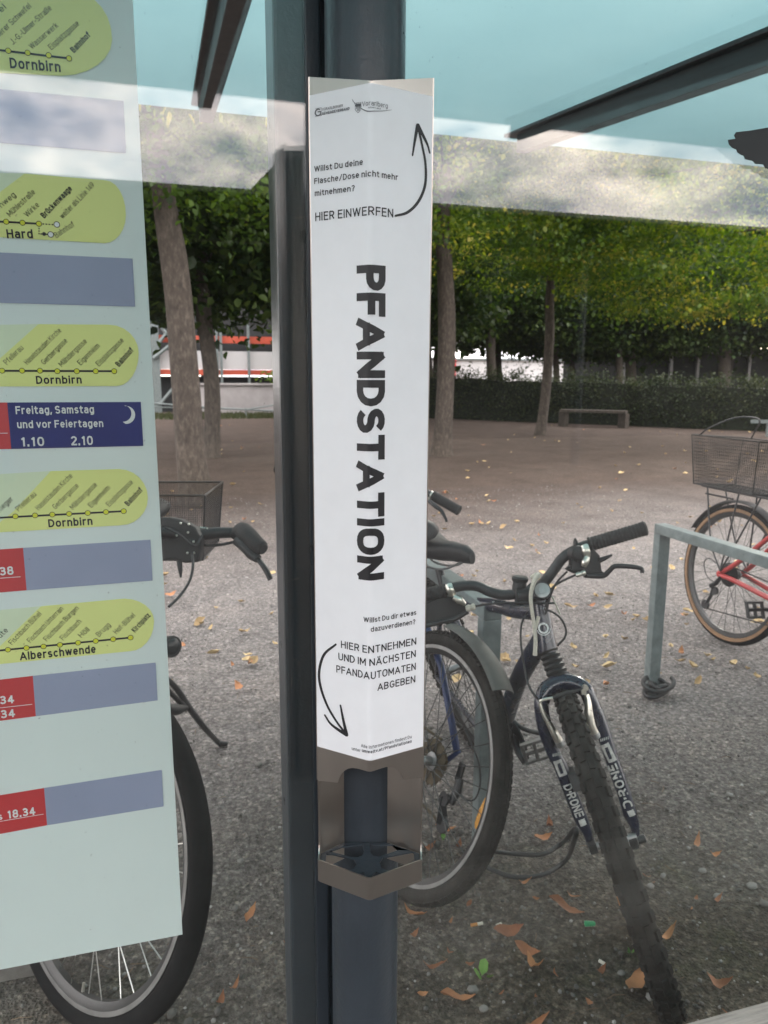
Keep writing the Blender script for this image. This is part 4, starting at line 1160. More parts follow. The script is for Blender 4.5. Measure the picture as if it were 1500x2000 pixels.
def saddle(parent, back, nose, up, width, mtl='plastic'):
    ax = (nose-back); ln = ax.length; ax.normalize(); sd = ax.cross(up).normalized(); up = sd.cross(ax)
    st_ = [(0, 0.80, 0.010, 0.85), (0.06, 1.0, 0.018, 0.95), (0.22, 0.98, 0.016, 1), (0.40, 0.72, 0.006, 1), (0.55, 0.42, 0.002, 0.95), (0.75, 0.27, 0.004, 0.9), (0.92, 0.23, 0.002, 0.85), (1.0, 0.14, -0.006, 0.6)]
    mb = MB(); V = []; n = 14
    for t_, wd, rz, hs in st_:
        p = back+ax*(ln*t_)+up*rz
        for k in range(n):
            a = 2*PI*k/n; cx_, sz = math.cos(a), math.sin(a)
            hz = 0.026*hs if sz > 0 else 0.036*hs
            V.append(p+sd*(cx_*abs(cx_)**-0.25*wd*width/2 if abs(cx_) > 1e-6 else 0)+up*(sz*hz))
    m_ = len(st_)
    Fc = [(i*n+k, i*n+(k+1) % n, (i+1)*n+(k+1) % n, (i+1)*n+k) for i in range(m_-1) for k in range(n)]
    Fc += [tuple(range(n-1, -1, -1)), tuple((m_-1)*n+k for k in range(n))]
    o = mb.add(V, Fc).build('saddle', mtl, parent, smooth=60)
    mb = MB()
    for sg in (-1, 1):
        mb.tube([back+ax*(ln*0.12)+sd*(sg*0.03)-up*0.025, back+ax*(ln*0.3)+sd*(sg*0.022)-up*0.052, back+ax*(ln*0.62)+sd*(sg*0.02)-up*0.052, back+ax*(ln*0.9)+sd*(sg*0.008)-up*0.02], 0.0035, 6, smooth=4)
    mb.build('saddle_rails', 'dull_alloy', o)
    return o
def wire_box(P, nu, nv, r=0.0012):
    """wire mesh on a quad P[0..3]"""
    mb = MB(); a, b, c, d = [Vector(p) for p in P]
    for i in range(nu+1):
        t_ = i/nu; mb.tube([a.lerp(b, t_), d.lerp(c, t_)], r, 4, caps=False)
    for j in range(nv+1):
        t_ = j/nv; mb.tube([a.lerp(d, t_), b.lerp(c, t_)], r, 4, caps=False)
    return mb
def pedal(parent, c, ax, fw, up, mtl='plastic', sz=(0.095, 0.07, 0.018)):
    mb = MB(); l_, w_, h_ = sz
    A = (ax, fw, up)
    mb.box(c, (l_, 0.014, 0.016), A)
    for sg in (-1, 1): mb.box(c+fw*(sg*w_/2), (l_, 0.010, h_), A)
    for sg in (-1, 0, 1): mb.box(c+ax*(sg*(l_/2-0.005)), (0.009, w_, h_*0.9), A)
    return mb.build('pedal', mtl, parent, smooth=0, bevel=0.002)

# ------------------------------------------------------------------ navy mountain bike
Bc, w1, u1, n1 = wheel_frame((0.989, 1.215, 0), 21.57, -20)
R1 = 0.335
H1 = Bc+u1*R1
mtb = thing('mountain_bike', (0.95, 1.7, 0), 'navy mountain bike facing the glass with lettered suspension fork and silver brake arms', 'bicycle', 'bicycles parked behind the glass')
wh = make_wheel(mtb, H1, w1, u1, R1, 0.0265, 'mud_rubber', 'rim_black', 'dark_spoke', 32, knobs=58, name='front_wheel')
T = atT
# fork
fk = MB()
fk.tube([T(1062, 1356, 1.645), T(1057, 1378, 1.642), T(1066, 1428, 1.640), T(1083, 1474, 1.636), T(1094, 1495, 1.634), T(1112, 1542, 1.630), T(1134, 1598, 1.626), T(1147, 1626, 1.624), T(1154, 1655, 1.622)],
        [0.0150, 0.0160, 0.0165, 0.0150, 0.0150, 0.0150, 0.0150, 0.0105, 0.0065], 16, smooth=4)
fk.tube([T(1143, 1346, 1.632), T(1149, 1358, 1.631), T(1165, 1396, 1.628), T(1178, 1430, 1.624), T(1189, 1464, 1.620), T(1202, 1502, 1.616), T(1220, 1554, 1.610), T(1231, 1590, 1.607), T(1239, 1612, 1.605), T(1243, 1638, 1.603)],
        [0.0155, 0.0160, 0.0165, 0.0155, 0.0150, 0.0150, 0.0150, 0.0150, 0.0105, 0.0065], 16, smooth=4)
fk.tube([T(1059, 1372, 1.643), T(1064, 1352, 1.650), T(1080, 1338, 1.655), T(1102, 1332, 1.655), T(1126, 1336, 1.648), T(1144, 1348, 1.638), T(1151, 1362, 1.632)], [0.016, 0.0175, 0.019, 0.021, 0.019, 0.0175, 0.016], 16, smooth=5)
fork = fk.build('fork', 'navy', mtb, smooth=60)
MB().box(T(1157, 1652, 1.615), (0.018, 0.03, 0.022), (n1, w1, u1)).build('dropout', 'black_metal', fork, smooth=0, bevel=0.003)
MB().box(T(1236, 1642, 1.60), (0.018, 0.03, 0.022), (n1, w1, u1)).build('dropout', 'black_metal', fork, smooth=0, bevel=0.003)
MB().lathe(T(1249, 1640, 1.598), n1, [(-0.004, 0.009), (0.012, 0.009), (0.014, 0.006)], 12).build('axle_nut', 'black_metal', fork)
# bellows boot, head tube
def axis_pts(a, b, ta, tb, n): return [T(a[0]+(b[0]-a[0])*k/n, a[1]+(b[1]-a[1])*k/n, ta+(tb-ta)*k/n) for k in range(n+1)]
bo = axis_pts((1071, 1272), (1091, 1322), 1.690, 1.668, 20)
MB().tube(bo+[T(1097, 1334, 1.66)], [0.0215+0.0022*math.cos(k*PI*0.5*1.0)*(1)+0.0001*k for k in range(21)]+[0.017], 20).build('fork_boot', 'plastic', fork, smooth=60)
dirn = (T(1091, 1322, 1.668)-T(1071, 1272, 1.690)).normalized()
# lettering on the fork legs
def leg_text(p0, p1, r, txt, mb, size, flip=False):
    """wrap text round the tube from p0 to p1 (reading along the tube), facing the viewer"""
    ax = (p1-p0); ln = ax.length; ax.normalize()
    fc = (CAM-(p0+p1)/2); fc = (fc-ax*fc.dot(ax)).normalized(); sd = fc.cross(ax)
    V, Fc, w_ = glyphs(txt, 0.2)
    mb.add([p0+ax*(x/w_*ln)+(fc*math.cos((y-CAPH/2)*size/CAPH/r)+sd*math.sin((y-CAPH/2)*size/CAPH/r))*(r+0.0024+lay*0.00004) for x, y, lay in V], Fc)
def wrap_patch(mb, p0, p1, r, halfw, off):
    ax = (p1-p0).normalized(); fc = (CAM-(p0+p1)/2); fc = (fc-ax*fc.dot(ax)).normalized(); sd = fc.cross(ax)
    V = [p+(fc*math.cos(a)+sd*math.sin(a))*(r+off) for p in (p0, p1) for a in [halfw/r*(k/6*2-1) for k in range(7)]]
    mb.add(V, [(k, k+1, k+8, k+7) for k in range(6)])
for A_, B_, tsz, p0, p1, cr0, cr1, ct, q0, q1, e0, e1, tt_ in (
        ((1106, 1528, 1.630), (1131, 1590, 1.625), 0.018, (1086.5, 1481, 1.635), (1098.5, 1511, 1.632), (1080.5, 1475), (1095, 1472), 1.618, (1133, 1595, 1.625), (1138, 1607, 1.624), (1089.5, 1487, 1.635), (1096.5, 1507, 1.632), 0),
        ((1226, 1572, 1.609), (1193, 1489, 1.618), 0.018, (1178.5, 1449, 1.621), (1195, 1483, 1.618), (1173.5, 1446), (1188, 1441), 1.604, (1228, 1577, 1.609), (1233, 1588, 1.608), (1182, 1456, 1.621), (1191, 1478, 1.618), 1)):
    mb = MB()
    leg_text(T(*A_), T(*B_), 0.0150, 'D·RONE', mb, tsz)
    wrap_patch(mb, T(*p0), T(*p1), 0.0152, 0.0088, 0.0020)
    for k in range(5):
        f_ = k/4; mb.box(T(cr0[0]+(cr1[0]-cr0[0])*f_, cr0[1]+(cr1[1]-cr0[1])*f_, ct), (0.002, 0.002, 0.006), (RT, FW, UP))
    wrap_patch(mb, T(*q0), T(*q1), 0.0150, 0.0065, 0.0020)
    mb.build('fork_lettering', 'silver_print', fork, smooth=0)
    mb = MB(); wrap_patch(mb, T(*e0), T(*e1), 0.0152, 0.0030, 0.0027)
    mb.build('fork_emblem', 'navy', fork, smooth=0)
# v-brake arms and noodle
for P, r_ in (([T(1054.5, 1372, 1.617), T(1061, 1391, 1.615), T(1073, 1414, 1.612), T(1083, 1432, 1.610), T(1092, 1448, 1.612)], [0.0038, 0.0055, 0.0068, 0.0085, 0.0095]),
              ([T(1146, 1356, 1.606), T(1149, 1376, 1.604), T(1150, 1396, 1.602), T(1155, 1418, 1.600), T(1161, 1432, 1.602)], [0.0052, 0.0078, 0.0100, 0.0098, 0.0095])):
    MB().tube(P, r_, 12, smooth=5).build('brake_arm', 'silver', fork, smooth=60)
    MB().lathe(P[-1], (P[-1]-P[-2]).normalized(), [(-0.001, 0.0095), (0.004, 0.0105), (0.011, 0.0095), (0.013, 0.006)], 14).build('brake_pivot', 'dull_alloy', fork)
MB().tube([T(1054, 1370, 1.612), T(1064, 1366, 1.607), T(1080, 1363, 1.603)], 0.0032, 8, smooth=4).build('brake_noodle', 'silver', fork)
MB().tube([T(1080, 1363, 1.603), T(1096, 1357, 1.600), T(1112, 1352, 1.600), T(1126, 1349, 1.601), T(1142, 1344, 1.603)], [0.004, 0.0048, 0.0045, 0.0025, 0.002], 8, smooth=4).build('brake_wire_boot', 'plastic', fork)
MB().lathe(T(1143, 1343, 1.604), FW, [(-0.006, 0.006), (0.006, 0.006)], 10).box(T(1140, 1351, 1.604), (0.010, 0.008, 0.012), (RT, FW, UP)).build('cable_anchor', 'silver', fork)
MB().box(T(1122, 1521, 1.622), (0.022, 0.03, 0.040), (n1, w1, -dirn)).build('fork_reflector_bracket', 'plastic', fork, smooth=0, bevel=0.005)
# head tube, emblem and frame tubes
ht0, ht1 = T(1053, 1168, 1.713), T(1071, 1274, 1.690)
fr = MB().tube([ht0, ht0.lerp(ht1, 0.5), ht1], [0.0185, 0.0195, 0.0215], 20)
wf = Vector((math.sin(rad(1)), math.cos(rad(1)), 0)); sf = Vector((math.cos(rad(1)), -math.sin(rad(1)), 0))
uf = Vector((0, 0, 1))*math.cos(rad(18))-sf*math.sin(rad(18)); nf = sf*math.cos(rad(18))+Vector((0, 0, 1))*math.sin(rad(18))
BBm = atT(978, 1446, 2.14)
RHm = Bc+wf*1.05+uf*0.33
clm = T(872, 1172, 2.20)
fr.tube([T(1064, 1240, 1.698), T(1010, 1335, 1.86), BBm], [0.024, 0.0225, 0.021], 16, smooth=4)
fr.tube([T(1058, 1196, 1.712), T(1005, 1192, 1.80), T(960, 1182, 1.91), clm], [0.020, 0.019, 0.018, 0.016], 16, smooth=4)
fr.tube([BBm, clm], 0.016, 14)
for sg in (-1, 1):
    fr.tube([BBm+nf*(sg*0.03), RHm+nf*(sg*0.066)], 0.010, 10); fr.tube([clm+nf*(sg*0.018), RHm+nf*(sg*0.066)], 0.008, 10)
fr.lathe(BBm, nf, [(-0.036, 0.022), (0.036, 0.022)], 18)
frame = fr.build('frame', 'navy', mtb, smooth=60)
# round white emblem on head tube
hx = (ht1-ht0).normalized(); hc = T(1061.5, 1227, 1.681)
fcm = (CAM-hc); fcm = (fcm-hx*fcm.dot(hx)).normalized(); sdm = fcm.cross(hx)
def arcband(mb, c, r0, r1, a0, a1, n=20):
    V = []
    for k in range(n+1):
        a = rad(a0+(a1-a0)*k/n)
        for r in (r0, r1):
            x, y = r*math.cos(a), r*math.sin(a)
            V.append(c+sdm*x*0.95-hx*y-fcm*(x*x/0.042))
    mb.add(V, [(2*k, 2*k+1, 2*k+3, 2*k+2) for k in range(n)])
mb = MB(); arcband(mb, hc+fcm*0.0015, 0.0085, 0.0125, 60, 415); arcband(mb, hc+fcm*0.0015, 0.0148, 0.0165, 190, 350)
mb.build('head_badge', 'white_txt', frame, smooth=0)
mb = MB().box(T(967, 1183, 1.868), (0.014, 0.004, 0.022), (RT, FW, UP)); mb.build('frame_sticker', 'white_txt', frame, smooth=0)
# stem, cap lamp, handlebar
stem = MB().tube([T(1052, 1172, 1.713), T(1049, 1158, 1.714)], [0.0185, 0.0175], 16).tube([T(1056, 1160, 1.705), T(1044, 1154, 1.690), T(1040, 1152, 1.683)], [0.016, 0.017, 0.018], 14).build('stem', 'black_metal', mtb)
lc = T(1059, 1154, 1.668); la = (CAM-lc).normalized()+Vector((0, 0, 0.25))
MB().lathe(lc, la, [(-0.040, 0.014), (-0.012, 0.019), (0.0, 0.0205), (0.006, 0.0195)], 28).build('front_reflector', 'grey_bar', mtb)
MB().lathe(lc+la.normalized()*0.006, la, [(0, 0.0172), (0.002, 0.0165), (0.003, 0.010)], 26).lathe(lc+la.normalized()*0.009, la, [(0, 0.0095), (0.0015, 0.009)], 6).build('reflector_lens', 'lens', mtb)
kb = T(1015, 1142, 1.71)
MB().lathe(kb, UP+RT*0.06-FW*0.1, [(-0.02, 0.017), (-0.002, 0.0165), (0.006, 0.0155), (0.010, 0.019), (0.016, 0.0195), (0.020, 0.016)], 22).lathe(T(1019, 1165, 1.70), RT, [(-0.014, 0.019), (0.014, 0.019)], 18).build('bell', 'plastic', mtb)
bar = MB().tube([T(760, 1178, 1.770), T(833, 1166, 1.755), T(878, 1150, 1.745), T(905, 1144, 1.740), T(932, 1145, 1.735), T(958, 1156, 1.728), T(986, 1162, 1.718), T(1018, 1158, 1.708), T(1044, 1152, 1.698), T(1064, 1136, 1.692), T(1083, 1111, 1.687), T(1099, 1090, 1.682), T(1120, 1076, 1.676), T(1150, 1064, 1.668), T(1255, 1034, 1.645)], 0.0122, 16, smooth=5)
hb = bar.build('handlebar', 'grey_bar', mtb, smooth=60)
def grip(a, b, r, name='grip', parent=hb, mtl='grip'):
    k = 34; P = [a.lerp(b, i/k) for i in range(k+1)]
    rr = [r*(1.0 if i % 2 else 0.93)*(1.08 if i < 2 else 1)*(1.05 if i > k-3 else 1) for i in range(k+1)]; rr[-1] *= 0.8
    return MB().tube(P, rr, 18).build(name, mtl, parent, smooth=30)
grip(T(1150, 1064, 1.668), T(1263, 1031, 1.643), 0.0165)
grip(T(872, 1153, 1.747), T(760, 1178, 1.770), 0.0165)
def controls(pc, clamp, sgn):
    pass
# right lever set
MB().lathe(T(1127, 1081, 1.655), FW*-1+RT*0.2, [(-0.016, 0.017), (0.002, 0.0185), (0.010, 0.0165), (0.012, 0.012)], 20).box(T(1131, 1100, 1.663), (0.040, 0.03, 0.030), (RT, FW, UP)).tube([T(1124, 1066, 1.66), T(1124, 1058, 1.66), T(1123, 1051, 1.66)], [0.005, 0.0055, 0.002], 8).build('gear_shifter', 'plastic', hb)
MB().tube([T(1141, 1067, 1.650), T(1144, 1076, 1.643), T(1145, 1086, 1.650)], 0.0075, 10, sx=1.3, smooth=4).build('lever_clamp', 'silver', hb)
MB().tube([T(1147, 1088, 1.642), T(1143, 1098, 1.640), T(1140, 1106, 1.642)], [0.0075, 0.0085, 0.006], 12, smooth=3).build('clamp_plate', 'silver', hb)
MB().prism([T(*p, 1.655) for p in ((1105, 1112), (1122, 1098), (1140, 1102), (1158, 1070), (1172, 1085), (1176, 1116), (1186, 1118), (1180, 1125), (1150, 1125), (1120, 1120))], FW*0.018).build('brake_lever_body', 'plastic', hb, smooth=0, bevel=0.003)
MB().tube([T(1140, 1123, 1.652), T(1162, 1125, 1.648), T(1180, 1124, 1.643), T(1190, 1115, 1.638), T(1201, 1106, 1.634), T(1225, 1106, 1.628), T(1249, 1109, 1.622), T(1254, 1113, 1.620), T(1254, 1119, 1.620)], [0.006, 0.006, 0.0058, 0.0055, 0.0055, 0.0055, 0.0052, 0.005, 0.005], 10, smooth=4).build('brake_lever', 'black_metal', hb)
MB().tube([T(1170, 1095, 1.65), T(1180, 1091, 1.645), T(1196, 1084, 1.64)], [0.006, 0.0055, 0.002], 8).build('shift_paddle', 'plastic', hb)
MB().lathe(T(1133, 1121, 1.640), (T(1143, 1118, 1.64)-T(1123, 1124, 1.64)), [(-0.010, 0.005), (-0.002, 0.0065), (0.002, 0.0045), (0.006, 0.0065), (0.012, 0.006)], 12).build('cable_adjuster', 'silver', hb)
# left lever set
MB().tube([T(876, 1143, 1.735), T(879, 1152, 1.728), T(884, 1161, 1.735)], 0.0075, 10, sx=1.3, smooth=4).build('lever_clamp', 'silver', hb)
MB().tube([T(886, 1166, 1.728), T(897, 1172, 1.726), T(908, 1180, 1.728)], [0.007, 0.010, 0.005], 12, smooth=3).build('clamp_plate', 'silver', hb)
MB().prism([T(*p, 1.745) for p in ((820, 1185), (862, 1165), (888, 1165), (905, 1176), (916, 1192), (890, 1206), (868, 1214), (842, 1216), (820, 1225))], FW*0.02).build('brake_lever_body', 'plastic', hb, smooth=0, bevel=0.003)
MB().tube([T(914, 1194, 1.735), T(890, 1208, 1.738), T(868, 1213, 1.74), T(845, 1219, 1.742), T(800, 1228, 1.745)], 0.006, 10, smooth=4).build('brake_lever', 'grey_bar', hb)
MB().lathe(T(918, 1187, 1.728), RT+UP*0.25, [(-0.010, 0.0065), (-0.002, 0.0085), (0.002, 0.006), (0.008, 0.0085), (0.012, 0.007)], 12).build('cable_adjuster', 'cream', hb)
# cables
cb = MB()
cb.tube([T(924, 1185, 1.728), T(960, 1179, 1.70), T(1012, 1177, 1.675), T(1050, 1178, 1.665), T(1082, 1178, 1.66)], 0.0026, 7, smooth=6)
cb.tube([T(1124, 1123, 1.642), T(1100, 1134, 1.65), T(1080, 1147, 1.66), T(1070, 1165, 1.665), T(1066, 1186, 1.67)], 0.0026, 7, smooth=6)
cb.tube([T(1108, 1116, 1.65), T(1092, 1132, 1.655), T(1078, 1155, 1.66), T(1065, 1200, 1.668)], 0.0026, 7, smooth=6)
cb.tube([T(1063, 1190, 1.672), T(1080, 1196, 1.66), T(1096, 1209, 1.655), T(1105, 1228, 1.655), T(1103, 1245, 1.66), T(1089, 1261, 1.672)], 0.0026, 7, smooth=6)
cb.tube([T(1030, 1196, 1.70), T(1019, 1218, 1.69), T(1017, 1250, 1.68), T(1022, 1290, 1.67), T(1030, 1332, 1.64), T(1042, 1355, 1.62), T(1054, 1369, 1.613)], 0.0026, 7, smooth=6)
cb.build('cables', 'plastic', mtb, smooth=60)
cd = MB()
cd.tube([T(1040, 1128, 1.69), T(1050, 1124, 1.672), T(1044, 1134, 1.662), T(1037, 1160, 1.660), T(1038, 1185, 1.660), T(1043, 1220, 1.660), T(1046, 1250, 1.660), T(1045, 1280, 1.662)], [0.006, 0.0075, 0.0055, 0.0045, 0.0042, 0.0042, 0.0045, 0.005], 9, smooth=6)
cd.tube([T(1052, 1204, 1.664), T(1047, 1222, 1.660), T(1043, 1236, 1.662)], 0.0042, 9, smooth=4)
cd.tube([T(1078, 1165, 1.672), T(1085, 1180, 1.67), T(1094, 1200, 1.67)], 0.0022, 7, smooth=4)
tag(cd.build('cord', 'cream', smooth=60), 'cream white braided cord tied round the mountain bike stem', 'cord')
# rest of the bike
make_wheel(mtb, RHm, wf, uf, 0.335, 0.026, 'mud_rubber', 'rim_black', 'dark_spoke', 32, knobs=58, name='rear_wheel')
MB().tube([clm, T(858, 1112, 2.22)], 0.013, 12).build('seatpost', 'black_metal', mtb)
saddle(mtb, T(800, 1062, 2.28), T(922, 1083, 2.06), UP*1.0+RT*-0.25, 0.16)
ck = MB().tube([BBm+nf*0.045, T(1012, 1470, 2.06), T(1026, 1490, 2.04)], [0.012, 0.009, 0.010], 10)
ck.lathe(BBm+nf*0.042, nf, [(-0.002, 0.085), (0.002, 0.085)], 30)
crk = ck.build('crank', 'black_metal', mtb)
pedal(mtb, T(1046, 1466, 2.03), RT*0.95+UP*0.3, UP*0.85-RT*0.28-FW*0.3, FW, 'dull_alloy', (0.075, 0.062, 0.02))

# ------------------------------------------------------------------ blue bike with the grey clip-on mudguard
Cb, wb, ub, nb = wheel_frame((0.490, 1.665, 0), -11, 18)
Rb_ = 0.338; Hb = Cb+ub*Rb_
bl = thing('city_bike', (0.45, 2.1, 0), 'dusty blue framed bike seen from behind with a grey clip-on mudguard and amber wheel reflector', 'bicycle', 'bicycles parked behind the glass')
wh = make_wheel(bl, Hb, wb, ub, Rb_, 0.022, 'mud_rubber', 'rim_black', 'dark_spoke', 32, name='rear_wheel', track=True)
mbk = MB()
for i in range(120):
    a = 2*PI*i/120
    for dn, of in ((-0.75, 0.5), (-0.25, 0), (0.25, 0.5), (0.75, 0)):
        aa = a+of*2*PI/120; e = wb*math.cos(aa)+ub*math.sin(aa); tg = ub*math.cos(aa)-wb*math.sin(aa)
        nrm = (e*math.cos(dn)+nb*math.sin(dn)).normalized()
        mbk.box(Hb+e*(Rb_-0.022)+nrm*0.0214, (0.009, 0.0125, 0.003), (nrm.cross(tg), tg, nrm))
mbk.build('tread', 'mud_rubber', wh, smooth=0)
# amber reflector between the spokes
ra = atP(955, 1556, Hb, nb); rb_ = atP(929, 1618, Hb, nb)
MB().tube([ra, ra.lerp(rb_, 0.12), ra.lerp(rb_, 0.5), ra.lerp(rb_, 0.88), rb_], [0.004, 0.010, 0.013, 0.010, 0.004], 12, sx=0.35, ref=nb, smooth=3).build('wheel_reflector', 'amber', wh)
# mudguard: arc from over the top to the flap end near the viewer (-w side)
arc_strip(Hb, wb, ub, Rb_+0.026, 84, 129, 0.064, 0.003, crown=0.35).build('mudguard', 'guard', bl, smooth=60)
hubR = Hb+nb*0.068; hubL = Hb-nb*0.068
clb = Hb+wb*0.36+ub*0.42; BBb = Hb+wb*0.44-ub*0.055; hdT = Hb+wb*0.98+ub*0.50; hdB = Hb+wb*1.02+ub*0.36
fb = MB()
fb.tube([hubR, atT(893, 1470, 1.93), atT(862, 1302, 2.03), clb+nb*0.02], [0.009, 0.010, 0.010, 0.011], 10)
fb.tube([hubL, clb-nb*0.02], 0.009, 10)
for sg in (-1, 1): fb.tube([Hb+nb*(0.068*sg), BBb+nb*(0.03*sg)], 0.010, 10)
fb.tube([BBb, clb], 0.016, 14); fb.tube([BBb, hdB], 0.020, 14); fb.tube([clb-ub*0.02, hdT-ub*0.02], 0.016, 14); fb.tube([hdT, hdB], 0.02, 14)
fb.build('frame', 'blue', bl, smooth=60)
MB().box(atT(899, 1508, 1.90), (0.008, 0.022, 0.05), (nb, wb, ub)).build('dropout', 'black_metal', bl, smooth=0, bevel=0.003)
cs = MB()
for k, r in enumerate((0.062, 0.056, 0.050, 0.044, 0.038, 0.032)):
    prof_n = 40; c_ = Hb+nb*(0.028+k*0.0055)
    V = [c_+(wb*math.cos(2*PI*i/prof_n)+ub*math.sin(2*PI*i/prof_n))*(r*(1.0 if i % 2 else 0.90))+nb*o_ for o_ in (0, 0.0022) for i in range(prof_n)]
    cs.add(V, [tuple(range(prof_n-1, -1, -1)), tuple(range(prof_n, 2*prof_n))]+[(i, (i+1) % prof_n, (i+1) % prof_n+prof_n, i+prof_n) for i in range(prof_n)])
cs.build('cassette', 'rust', bl, smooth=0)
dm = MB()
dm.tube([atT(899, 1520, 1.895), atT(893, 1545, 1.885), atT(880, 1570, 1.88)], [0.010, 0.012, 0.010], 10)
dm.prism([atT(*p, 1.885) for p in ((862, 1556), (870, 1556), (876, 1612), (868, 1618), (852, 1606))], FW*0.012)
dm.lathe(atT(864, 1610, 1.885), nb, [(-0.004, 0.022), (0.004, 0.022)], 16).lathe(atT(868, 1560, 1.885), nb, [(-0.004, 0.018), (0.004, 0.018)], 16)
dm.build('derailleur', 'black_metal', bl, smooth=30)
MB().tube([atT(864, 1620, 1.885), atT(845, 1590, 1.95), atT(790, 1540, 2.2), BBb-ub*0.08], 0.0038, 6).tube([Hb+nb*0.04+ub*0.06, BBb+nb*0.04+ub*0.09], 0.0038, 6).build('chain', 'rust', bl)
cbl = MB()
cbl.tube([atT(905, 1420, 1.94), atT(922, 1455, 1.91), atT(935, 1490, 1.89), atT(938, 1530, 1.88), atT(928, 1560, 1.88), atT(910, 1562, 1.885), atT(893, 1545, 1.885)], 0.0024, 7, smooth=6)
cbl.tube([atT(862, 1330, 2.02), atT(885, 1400, 1.98), atT(905, 1420, 1.94)], 0.0024, 7, smooth=5)
cbl.build('cables', 'plastic', bl)
MB().tube([clb, clb+ub*0.11-nb*0.03], 0.014, 12).build('seatpost', 'black_metal', bl)
saddle(bl, clb+ub*0.14-wb*0.12-nb*0.06, clb+ub*0.135+wb*0.15-nb*0.06, ub, 0.15)
MB().tube([hdT, hdT+ub*0.10-wb*0.03], 0.013, 12).tube([hdT+ub*0.10-wb*0.03, hdT+ub*0.11+wb*0.06], 0.014, 12).build('stem', 'black_metal', bl)
hcb = hdT+ub*0.11+wb*0.06
hbb = MB().tube([hcb-nb*0.12, hcb-nb*0.1, hcb, atT(800, 950, 2.74), atT(845, 968, 2.70)], 0.0125, 12, smooth=4).build('handlebar', 'grey_bar', bl)
grip(atT(845, 968, 2.70), atT(898, 998, 2.66), 0.019, parent=hbb)
grip(hcb-nb*0.12, hcb-nb*0.20+wb*0.10, 0.017, parent=hbb)
MB().lathe(atT(842, 968, 2.70), RT+UP*-0.5, [(-0.006, 0.018), (0.006, 0.018)], 14).build('lever_clamp', 'silver', hbb)
MB().tube([atT(838, 978, 2.68), atT(850, 988, 2.66), atT(862, 998, 2.65), atT(871, 1014, 2.64), atT(872, 1019, 2.64)], [0.008, 0.009, 0.007, 0.0055, 0.005], 9, smooth=4).build('brake_lever', 'black_metal', hbb)
# front wheel, turned a little, showing left of the post
fcn = atZ(547, 1402, 0)
Cf, wq, uq, nq = wheel_frame(atZ(612, 1408, 0), -3, 14)
Hf = Cf+uq*Rb_
make_wheel(bl, Hf, wq, uq, Rb_, 0.022, 'mud_rubber', 'rim_grey', 'dark_spoke', 28, knobs=62, name='front_wheel')
ff = MB()
for sg in (-1, 1): ff.tube([hdB+nq*(sg*0.05), Hf+uq*0.2+nq*(sg*0.055)-wq*0.08, Hf+nq*(sg*0.055)], [0.014, 0.012, 0.009], 10, smooth=4)
ff.tube([hdB-nq*0.05, hdB, hdB+nq*0.05], 0.016, 12)
ff.build('fork', 'black_metal', bl, smooth=60)
ckb = MB().tube([BBb+nb*0.05, BBb+nb*0.06-wb*0.06-ub*0.15], [0.012, 0.010], 10).tube([BBb-nb*0.05, BBb-nb*0.06+wb*0.06+ub*0.15], [0.012, 0.010], 10).lathe(BBb+nb*0.04, nb, [(-0.002, 0.09), (0.002, 0.09)], 30)
ckb.build('crank', 'black_metal', bl)
pedal(bl, BBb+nb*0.12-wb*0.06-ub*0.15, nb, wb, ub); pedal(bl, BBb-nb*0.12+wb*0.06+ub*0.15, nb, wb, ub)

# ------------------------------------------------------------------ red bike with rear mesh basket
Cr, wr, ur, nr_ = wheel_frame((2.633, 2.952, 0), -0.45, 3.9)
Rr = 0.350; Hr = Cr+ur*Rr
rb = thing('city_bike', (2.62, 2.4, 0), 'red framed bike with black mesh rear basket and tan tyre walls beyond the rack', 'bicycle', 'bicycles parked behind the glass')
def pr(px, py, dn=0.0): return atP(px, py, Hr, nr_)+nr_*dn
make_wheel(rb, Hr, wr, ur, Rr, 0.021, 'rubber', 'rim_black', 'dark_spoke', 32, gum=True, name='rear_wheel')
# right stays are on the -n side (towards the viewer's left)
Dr = Hr-nr_*0.07; Dl = Hr+nr_*0.07
BBr = Hr-wr*0.44-ur*0.06; clr = Hr-wr*0.34+ur*0.36
fr2 = MB()
for d_, sg in ((Dr, -1), (Dl, 1)):
    fr2.tube([clr+nr_*(sg*0.02), d_.lerp(clr, 0.2), d_+wr*0.02, d_.lerp(BBr, 0.15), BBr+nr_*(sg*0.03)], [0.011, 0.012, 0.012, 0.012, 0.014], 10, smooth=5)
hr1 = BBr-wr*0.55+ur*0.60; hr2 = BBr-wr*0.60+ur*0.46
fr2.tube([BBr, clr+ur*0.1], 0.017, 14); fr2.tube([BBr, hr2], 0.021, 14); fr2.tube([clr+ur*0.08, hr1], 0.018, 14); fr2.tube([hr1, hr2], 0.02, 14)
fr2.build('frame', 'red', rb, smooth=60)
cs = MB()
for k, r in enumerate((0.060, 0.054, 0.048, 0.042, 0.036)):
    cs.lathe(Hr-nr_*(0.026+k*0.006), nr_, [(-0.001, r), (0.001, r)], 30)
cs.build('cassette', 'black_metal', rb, smooth=30)
dr_ = MB().tube([Dr-ur*0.01, Dr-ur*0.05+wr*0.02-nr_*0.01, Dr-ur*0.07+wr*0.05-nr_*0.01], [0.010, 0.012, 0.012], 9)
dr_.tube([Dr-ur*0.06+wr*0.04, Dr-ur*0.12+wr*0.05, Dr-ur*0.17+wr*0.075], 0.009, 8).lathe(Dr-ur*0.175+wr*0.08, nr_, [(-0.006, 0.024), (0.006, 0.024)], 14).lathe(Dr-ur*0.09+wr*0.03, nr_, [(-0.006, 0.022), (0.006, 0.022)], 14)
dr_.build('derailleur', 'black_metal', rb, smooth=40)
